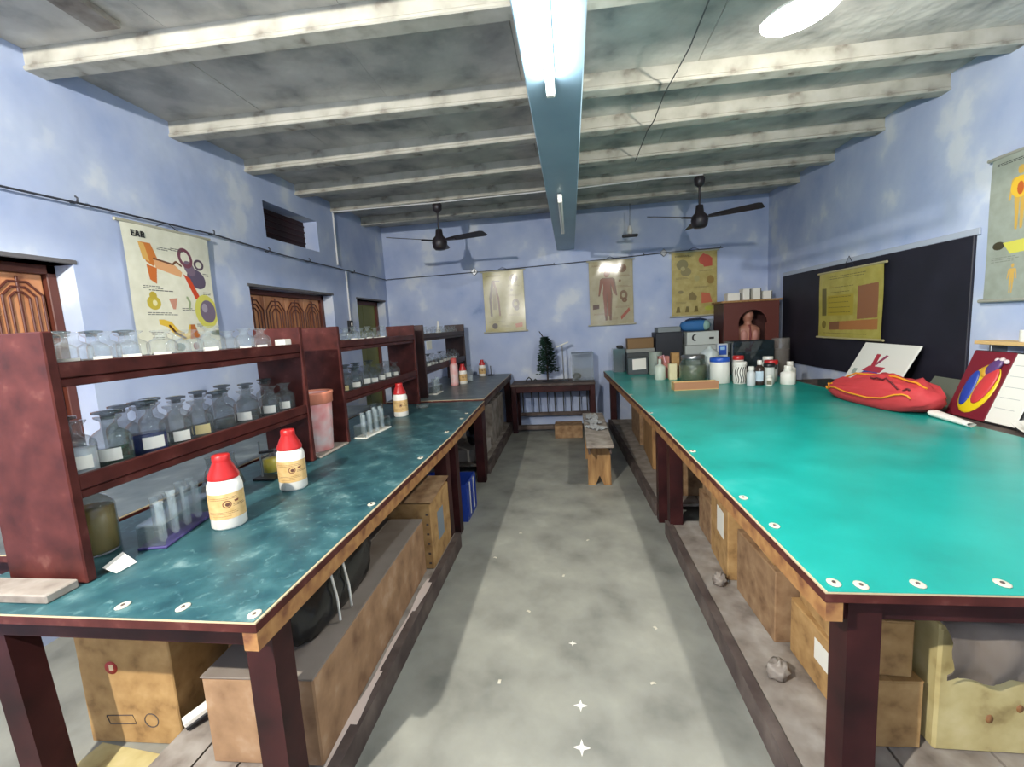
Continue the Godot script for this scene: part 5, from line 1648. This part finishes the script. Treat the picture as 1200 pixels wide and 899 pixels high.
# ---------------------------------------------------------------- under the benches
func under_left() -> void:
	var y := 0.096
	var c := carton("seal_carton", "tall brown carton with a round red seal under the near left bench", Vector3(-1.90, 0.001, -1.80), Vector3(-1.515, 0.60, -1.335), M.carton, 0.03)
	var st := mb()
	lathe(st, [Vector2(0, 0), Vector2(0.026, 0), Vector2(0.026, 0.001), Vector2(0, 0.001)], 20)
	var seal := part("red_seal", st, plain(rgb(176, 52, 40), 0.6), c, Vector3(-0.055, 0.315, 0.2325), Vector3(PI / 2, 0, 0))
	st = mb()
	bevel(st, Vector3(-0.008, 0.001, -0.012), Vector3(0.010, 0.0016, 0.010), 0.0002)
	part("seal_mark", st, plain(rgb(226, 200, 160), 0.6), seal)
	st = mb()
	tube(st, [Vector3(-0.11, 0.115, 0.233), Vector3(0.0, 0.12, 0.233), Vector3(0.01, 0.085, 0.233), Vector3(-0.10, 0.08, 0.233), Vector3(-0.11, 0.115, 0.233)], 0.002, 5)
	part("printed_outline", st, M.rail, c)
	st = mb()
	var ring = []
	for k in 15: ring.append(Vector3(0.075 + cos(TAU * k / 14) * 0.028, 0.10 + sin(TAU * k / 14) * 0.028, 0.233))
	tube(st, ring, 0.002, 5)
	part("printed_ring", st, M.rail, c)
	st = mb()
	bevel(st, Vector3(-0.16, 0.53, 0.2325), Vector3(-0.09, 0.56, 0.2335), 0.0003)
	part("paper_slip", st, M.label, c)
	# long dusty box
	var lb := thing("long_box", "long brown cardboard box with dusty grey top under the near left bench", "box", Vector3(-1.07, y, -1.81), 0.03)
	st = mb()
	bevel(st, Vector3(-0.20, 0, -0.60), Vector3(0.19, 0.315, 0.60), 0.006)
	part("body", st, M.long_box, lb)
	for s in [0, 1]:
		st = mb()
		bevel(st, Vector3(-0.20 if s == 0 else -0.004, 0.315, -0.60), Vector3(-0.007 if s == 0 else 0.192, 0.322, 0.605), 0.002)
		part("flap", st, M.dust_top, lb)
	# black bag on it
	var bg := thing("black_bag", "black plastic bag lying on the long dusty box", "bag", Vector3(-1.06, y + 0.322, -1.60))
	var n := FastNoiseLite.new()
	n.seed = 3
	n.frequency = 2.4
	st = mb()
	blob(st, func(d): return Vector3(signf(d.x) * pow(absf(d.x), 0.5) * 0.13, maxf(signf(d.y) * pow(absf(d.y), 0.6), -0.8) * 0.135 + 0.11, signf(d.z) * pow(absf(d.z), 0.55) * 0.30) * (1.0 + 0.12 * n.get_noise_3dv(d)), 30, 18)
	part("body", st, M.black_bag, bg)
	for a in [[0.10, 0.02], [0.10, 0.11]]:
		st = mb()
		tube(st, [Vector3(0.148, 0.01, a[1]), Vector3(0.145, 0.10, a[1]), Vector3(0.13, 0.235, a[1] + 0.01)], 0.005, 6)
		part("cord", st, M.label, bg)
	# open tan carton
	var oc := thing("open_carton", "tan cardboard carton with lifted flaps under the left bench", "box", Vector3(-0.985, y + 0.001, -2.625), 0.0)
	st = mb()
	bevel(st, Vector3(-0.14, 0, -0.20), Vector3(0.13, 0.40, 0.19), 0.004)
	part("body", st, M.carton, oc)
	st = mb()
	box(st, Vector3(-0.14, 0, -0.2), Vector3(0.14, 0.005, 0.19), Transform3D(Basis(Vector3.RIGHT, 0.08), Vector3(0, 0.42, 0.0)))
	part("flap", st, M.carton2, oc)
	st = mb()
	box(st, Vector3(0.1305, 0.12, -0.05), Vector3(0.132, 0.30, 0.07))
	part("printed_panel", st, plain(rgb(120, 132, 140), 0.8), oc)
	for k in 6:
		st = mb()
		bevel(st, Vector3(0.10, 0.03 + 0.06 * k, 0.19), Vector3(0.115, 0.042 + 0.06 * k, 0.1915), 0.0004)
		part("staple", st, M.rail, oc)
	# blue crate with ribs
	var bc := thing("blue_crate", "blue plastic crate with ribbed sides under the second left bench", "crate", Vector3(-1.04, 0.0, -3.45))
	var blue := plain(rgb(34, 62, 150), 0.4)
	st = mb()
	box(st, Vector3(-0.2, 0.0, -0.16), Vector3(0.19, 0.012, 0.16))
	part("bottom", st, blue, bc)
	for a in [[Vector3(0.18, 0.012, -0.16), Vector3(0.19, 0.30, 0.16)], [Vector3(-0.2, 0.012, -0.16), Vector3(-0.19, 0.30, 0.16)], [Vector3(-0.19, 0.012, 0.15), Vector3(0.18, 0.30, 0.16)], [Vector3(-0.19, 0.012, -0.16), Vector3(0.18, 0.30, -0.15)]]:
		st = mb()
		box(st, a[0], a[1])
		part("side", st, blue, bc)
	for k in 5:
		st = mb()
		bevel(st, Vector3(0.19, 0.03, -0.14 + k * 0.065), Vector3(0.197, 0.29, -0.125 + k * 0.065), 0.002)
		part("rib", st, M.conduit if k % 2 else blue, bc)
	# loose pieces on the floor beside the seal carton
	var pp := thing("brown_paper", "crumpled brown paper between the seal carton and the long box", "paper", Vector3(-1.38, 0.10, -1.55))
	st = mb()
	grid(st, func(u, v): return Vector3((u - 0.5) * 0.14, v * 0.30, 0.04 * sin(u * 7 + v * 4) + 0.03 * sin(v * 9)), 10, 12, 0.003)
	part("sheet", st, M.carton2, pp)
	var bl := thing("board_strip", "narrow white strip of board slanting beside the seal carton", "board", Vector3(-1.40, 0.115, -1.40), 0.9)
	st = mb()
	bevel(st, Vector3(-0.11, 0, -0.012), Vector3(0.11, 0.02, 0.03), 0.003, Transform3D(Basis(Vector3.BACK, 0.25), Vector3(0, 0.03, 0)))
	part("strip", st, M.paper, bl)
	st = mb()
	bevel(st, Vector3(-0.11, -0.016, -0.012), Vector3(0.11, 0.0, 0.03), 0.003, Transform3D(Basis(Vector3.BACK, 0.25), Vector3(0, 0.03, 0)))
	part("underside", st, M.black, bl)
	for a in [[-1.34, -1.03, 0.34, 0.2, 0.1, "flat grey cardboard sheet on the floor before the seal carton"], [-1.70, -1.23, 0.30, 0.16, -0.1, "flat pale cardboard sheet on the floor under the near left bench"]]:
		var fs := thing("cardboard_sheet", a[5], "cardboard", Vector3(a[0], 0.0, a[1]), a[4])
		st = mb()
		bevel(st, Vector3(-a[2] / 2, 0.0005, -a[3] / 2), Vector3(a[2] / 2, 0.006, a[3] / 2), 0.001)
		part("sheet", st, M.chest, fs)
	var ps := thing("paper_strip", "long torn white paper strip on the rack beside the long box", "paper", Vector3(-0.848, y + 0.001, -1.75))
	st = mb()
	grid(st, func(u, v): return Vector3((u - 0.5) * (0.034 + 0.012 * sin(v * 17.0)), 0.002 + 0.003 * sin(v * 11.0), (v - 0.5) * 1.15), 3, 24, 0.001)
	part("sheet", st, plain(rgb(206, 190, 180), 0.85), ps)
	# boxes under the grey bench
	carton("grey_carton", "large grey carton on the rack under the grey bench", Vector3(-1.45, y, -6.1), Vector3(-0.97, 0.60, -5.2), M.dusty)
	carton("pale_carton", "pale flat carton at the near end under the grey bench", Vector3(-1.5, y, -5.1), Vector3(-0.98, 0.22, -4.55), plain(rgb(176, 170, 162), 0.8))
	var kb := thing("black_bag", "small black bag on the pale carton under the grey bench", "bag", Vector3(-1.10, 0.22, -4.80))
	st = mb()
	blob(st, func(d): return Vector3(d.x * 0.09, maxf(d.y, -0.85) * 0.13 + 0.115, d.z * 0.14) * (1.0 + 0.15 * n.get_noise_3dv(d * 1.4)), 22, 14)
	part("body", st, M.black_bag, kb)
	st = mb()
	tube(st, [Vector3(0.03, 0.2, -0.05), Vector3(0.04, 0.29, 0.0), Vector3(0.03, 0.2, 0.06)], 0.008, 6)
	part("handle", st, M.black, kb)

func under_right() -> void:
	var y := 0.096
	var list = [
		[Vector3(0.86, y, -1.86), Vector3(1.04, 0.33, -1.42), M.carton, "narrow tan carton just behind the near right bench leg"],
		[Vector3(0.87, 0.331, -1.84), Vector3(1.03, 0.52, -1.44), M.carton, "tan carton lying on the narrow carton behind the near leg"],
		[Vector3(0.80, y, -2.30), Vector3(1.16, 0.42, -1.90), M.carton2, "brown carton, second along the rack of the near right bench"],
		[Vector3(0.82, 0.421, -2.26), Vector3(1.14, 0.66, -1.93), M.carton, "tan carton stacked on the second carton of the right rack"],
		[Vector3(0.78, y, -2.70), Vector3(1.16, 0.52, -2.36), M.carton, "tall tan carton, third along the rack of near right bench"],
		[Vector3(0.80, y, -3.02), Vector3(1.14, 0.36, -2.75), M.carton2, "low brown carton at the far end of near right rack"],
		[Vector3(0.82, 0.361, -3.00), Vector3(1.10, 0.58, -2.78), M.carton2, "brown carton on top of the low far carton, right rack"],
		[Vector3(0.72, y, -4.9), Vector3(1.2, 0.62, -4.2), M.wood, "wooden chest under the far green bench"],
		[Vector3(0.72, y, -5.8), Vector3(1.2, 0.5, -5.05), M.carton2, "brown carton behind the wooden chest under far green bench"],
		[Vector3(0.78, y, -4.05), Vector3(1.2, 0.45, -3.55), M.carton2, "brown carton at the near end under far green bench"]]
	for a in list:
		var t := carton("storage_carton", a[3], a[0], a[1], a[2], rng.randf_range(-0.05, 0.05))
		if a[2] == M.carton:
			var h: Vector3 = a[1] - a[0]
			var st := mb()
			bevel(st, Vector3(-h.x / 2 - 0.0015, h.y * 0.45, -h.z * 0.1), Vector3(-h.x / 2, h.y * 0.8, h.z * 0.28), 0.0004)
			part("paper_label", st, M.label, t)
	# the pale chest at the near right
	var c := thing("pale_chest", "large pale wooden chest at the near end under the green bench", "chest", Vector3(1.45, 0.096, -1.78))
	var st := mb()
	bevel(st, Vector3(-0.37, 0.0, -0.10), Vector3(0.38, 0.42, 0.36), 0.008)
	part("body", st, M.chest, c)
	st = mb()
	bevel(st, Vector3(-0.385, 0.42, -0.11), Vector3(0.395, 0.445, 0.375), 0.005)
	part("lid", st, M.chest, c)
	for a in [[-0.10, 0.30, 0.020], [-0.14, 0.16, 0.010], [0.12, 0.24, 0.014], [-0.22, 0.12, 0.011]]:
		st = mb()
		lathe(st, [Vector2(0, 0), Vector2(a[2], 0), Vector2(a[2], 0.0008), Vector2(0, 0.0008)], 10)
		var kn := part("knot", st, M.batten, c, Vector3(a[0], a[1], 0.36), Vector3(PI / 2, 0, 0))
		kn.scale = Vector3(1, 1, 1.4)
	var dz := thing("dusty_sack", "grey dusty sack folded over the front edge of the pale chest", "sack", Vector3(1.18, 0.542, -1.405))
	var n := FastNoiseLite.new()
	n.seed = 9
	n.frequency = 1.5
	st = mb()
	grid(st, func(u, v):
		var w: float = 0.02 * n.get_noise_2d(u * 3.0, v * 3.0)
		var q := Vector3(0, 0.012, -0.24 + v * 0.46) if v < 0.55 else Vector3(0, 0.012 - (v - 0.55) * 0.40, 0.022 + 0.03 * sin((v - 0.55) * 7.0))
		return q + Vector3((u - 0.5) * (0.30 - 0.10 * v) + w, absf(w) * 0.5 + (0.02 * sin(u * 5.0) ** 2 if v < 0.5 else 0.0), 0.012 * sin(u * 9.0 + v * 3.0) * v), 16, 20, 0.006)
	part("cloth", st, M.dust_top, dz)
	for a in [[0.74, -1.70, 0.05, "crumpled grey paper on the rack behind the near right leg"], [0.72, -2.33, 0.045, "crumpled grey paper between two cartons on the right rack"]]:
		var cp := thing("crumpled_paper", a[3], "paper", Vector3(a[0], y, a[1]))
		st = mb()
		var r: float = a[2]
		blob(st, func(d): return Vector3(d.x, maxf(d.y, -0.6), d.z) * r * (0.8 + 0.5 * n.get_noise_3dv(d * 2.2)) + Vector3(0, r * 0.6, 0), 16, 12)
		part("ball", st, M.dusty, cp)

func small_things() -> void:
	# back table: little fir tree, white-topped stand, glass tank and black oddments
	var t := thing("model_tree", "small dark green model fir tree on the back table", "model tree", Vector3(-0.35, 0.691, -6.38))
	var st := mb()
	lathe(st, [Vector2(0, 0), Vector2(0.09, 0), Vector2(0.08, 0.012), Vector2(0.02, 0.02), Vector2(0, 0.02)], 16)
	part("base", st, M.black, t)
	st = mb()
	tube(st, [Vector3(0, 0.01, 0), Vector3(0, 0.3, 0), Vector3(-0.01, 0.58, 0), Vector3(-0.09, 0.71, 0)], 0.012, 8, 0.006)
	part("stem", st, plain(rgb(54, 40, 30), 0.8), t)
	st = mb()
	for k in 900:
		var h := rng.randf()
		var y := 0.12 + 0.50 * h
		var reach := 0.15 * pow(1.0 - h, 0.7) + 0.025
		var a := rng.randf() * TAU
		var out := Vector3(cos(a), rng.randf_range(-0.15, 0.35), sin(a)).normalized()
		var p := Vector3(-0.06 * maxf(0.0, h - 0.7), y, 0) + out * reach * rng.randf_range(0.15, 0.85)
		var side := out.cross(Vector3.UP).normalized() * 0.018
		var tip := p + out * 0.045
		var up := Vector3(0, 0.008, 0)
		quad(st, p - side, p + out * 0.02 + up, tip, p + side)
		tri(st, p - side, tip, p + out * 0.015 - up)
	var fo := part("foliage", st, plain(rgb(28, 58, 44), 0.7), t)
	fo.set_meta("kind", "stuff")
	var s := thing("specimen_stand", "thin stand with a tilted white plate on the back table", "stand", Vector3(-0.13, 0.691, -6.38))
	st = mb()
	bevel(st, Vector3(-0.08, 0, -0.05), Vector3(0.08, 0.015, 0.05), 0.004)
	part("base", st, M.black, s)
	st = mb()
	tube(st, [Vector3(0.01, 0.01, 0), Vector3(0, 0.50, 0)], 0.008, 8)
	part("rod", st, M.metal, s)
	st = mb()
	bevel(st, Vector3(-0.09, -0.008, -0.05), Vector3(0.09, 0.008, 0.05), 0.004, Transform3D(Basis(Vector3.BACK, 0.38), Vector3(0.005, 0.51, 0)))
	part("plate", st, M.white, s)
	var g := thing("glass_case", "clear glass case with a dark lid edge on the back table", "case", Vector3(0.135, 0.691, -6.45))
	for a in [[Vector3(-0.14, 0.0, -0.12), Vector3(0.155, 0.008, 0.12)], [Vector3(-0.14, 0.008, 0.116), Vector3(0.155, 0.37, 0.12)], [Vector3(-0.14, 0.008, -0.12), Vector3(0.155, 0.37, -0.116)], [Vector3(-0.14, 0.008, -0.116), Vector3(-0.136, 0.37, 0.116)], [Vector3(0.151, 0.008, -0.116), Vector3(0.155, 0.37, 0.116)]]:
		st = mb()
		box(st, a[0], a[1])
		part("pane", st, M.glass_clear, g)
	st = mb()
	bevel(st, Vector3(-0.145, 0.37, -0.125), Vector3(0.16, 0.382, 0.125), 0.003)
	part("lid", st, plain(rgb(118, 130, 142), 0.5), g)
	var cs := thing("black_oddment", "black lump inside the glass case on the back table", "object", Vector3(0.06, 0.698, -6.44))
	st = mb()
	blob(st, func(d): return Vector3(d.x * 0.065, d.y * 0.045 + 0.045, d.z * 0.05), 14, 10)
	part("body", st, M.black, cs)
	for a in [[-0.62, "small black clip leftmost on the back table", 0.035], [-0.53, "tiny black knob beside the clip on the back table", 0.02]]:
		var k := thing("black_clip", a[1], "clip", Vector3(a[0], 0.69, -6.40))
		st = mb()
		var r: float = a[2]
		tube(st, [Vector3(-r, 0.003, 0), Vector3(-r, r, 0), Vector3(0, r * 1.9, 0), Vector3(r, r, 0), Vector3(r, 0.003, 0)], 0.009, 8)
		part("loop", st, M.black, k)
	carton("floor_carton", "low brown carton on the floor before the back table", Vector3(-0.26, 0.0, -6.08), Vector3(0.10, 0.17, -5.82), M.carton2)
	# crumpled clear plastic on the aisle bench
	var n := FastNoiseLite.new()
	n.seed = 33
	n.frequency = 9.0
	for k in 3:
		var w := thing("plastic_wrap", "crumpled shiny plastic wrap on the aisle bench, %s from the back" % ORD[k], "plastic wrap", Vector3(0.19 + 0.01 * k, 0.451, -4.95 + 0.26 * k), 0.3 * k)
		st = mb()
		grid(st, func(u, v): return Vector3((u - 0.5) * 0.13, 0.004 + 0.022 * absf(n.get_noise_2d(u * 1.0 + k * 3.0, v * 1.0)) * 2.0, (v - 0.5) * 0.22), 14, 18, 0.001)
		part("sheet", st, plain(rgb(170, 172, 172), 0.2), w)
	# scraps on the floor
	var spots = [[-0.42, -3.1], [-0.1, -2.55], [-0.28, -2.2], [0.06, -3.0], [0.35, -2.1], [0.28, -1.75], [-0.36, -1.72], [-0.55, -2.75]]
	for k in spots.size():
		var f := thing("paper_scrap", "tiny white paper scrap, %s nearest of those littering the aisle" % ORD[7 - k], "scrap", Vector3(spots[k][0], 0.0, spots[k][1]), k * 1.3, "paper scraps in the aisle")
		st = mb()
		grid(st, func(u, v): return Vector3((u - 0.5) * 0.022, 0.001 + 0.003 * sin(u * 3.0), (v - 0.5) * 0.012), 2, 2, 0.0008)
		part("scrap", st, M.washer, f)
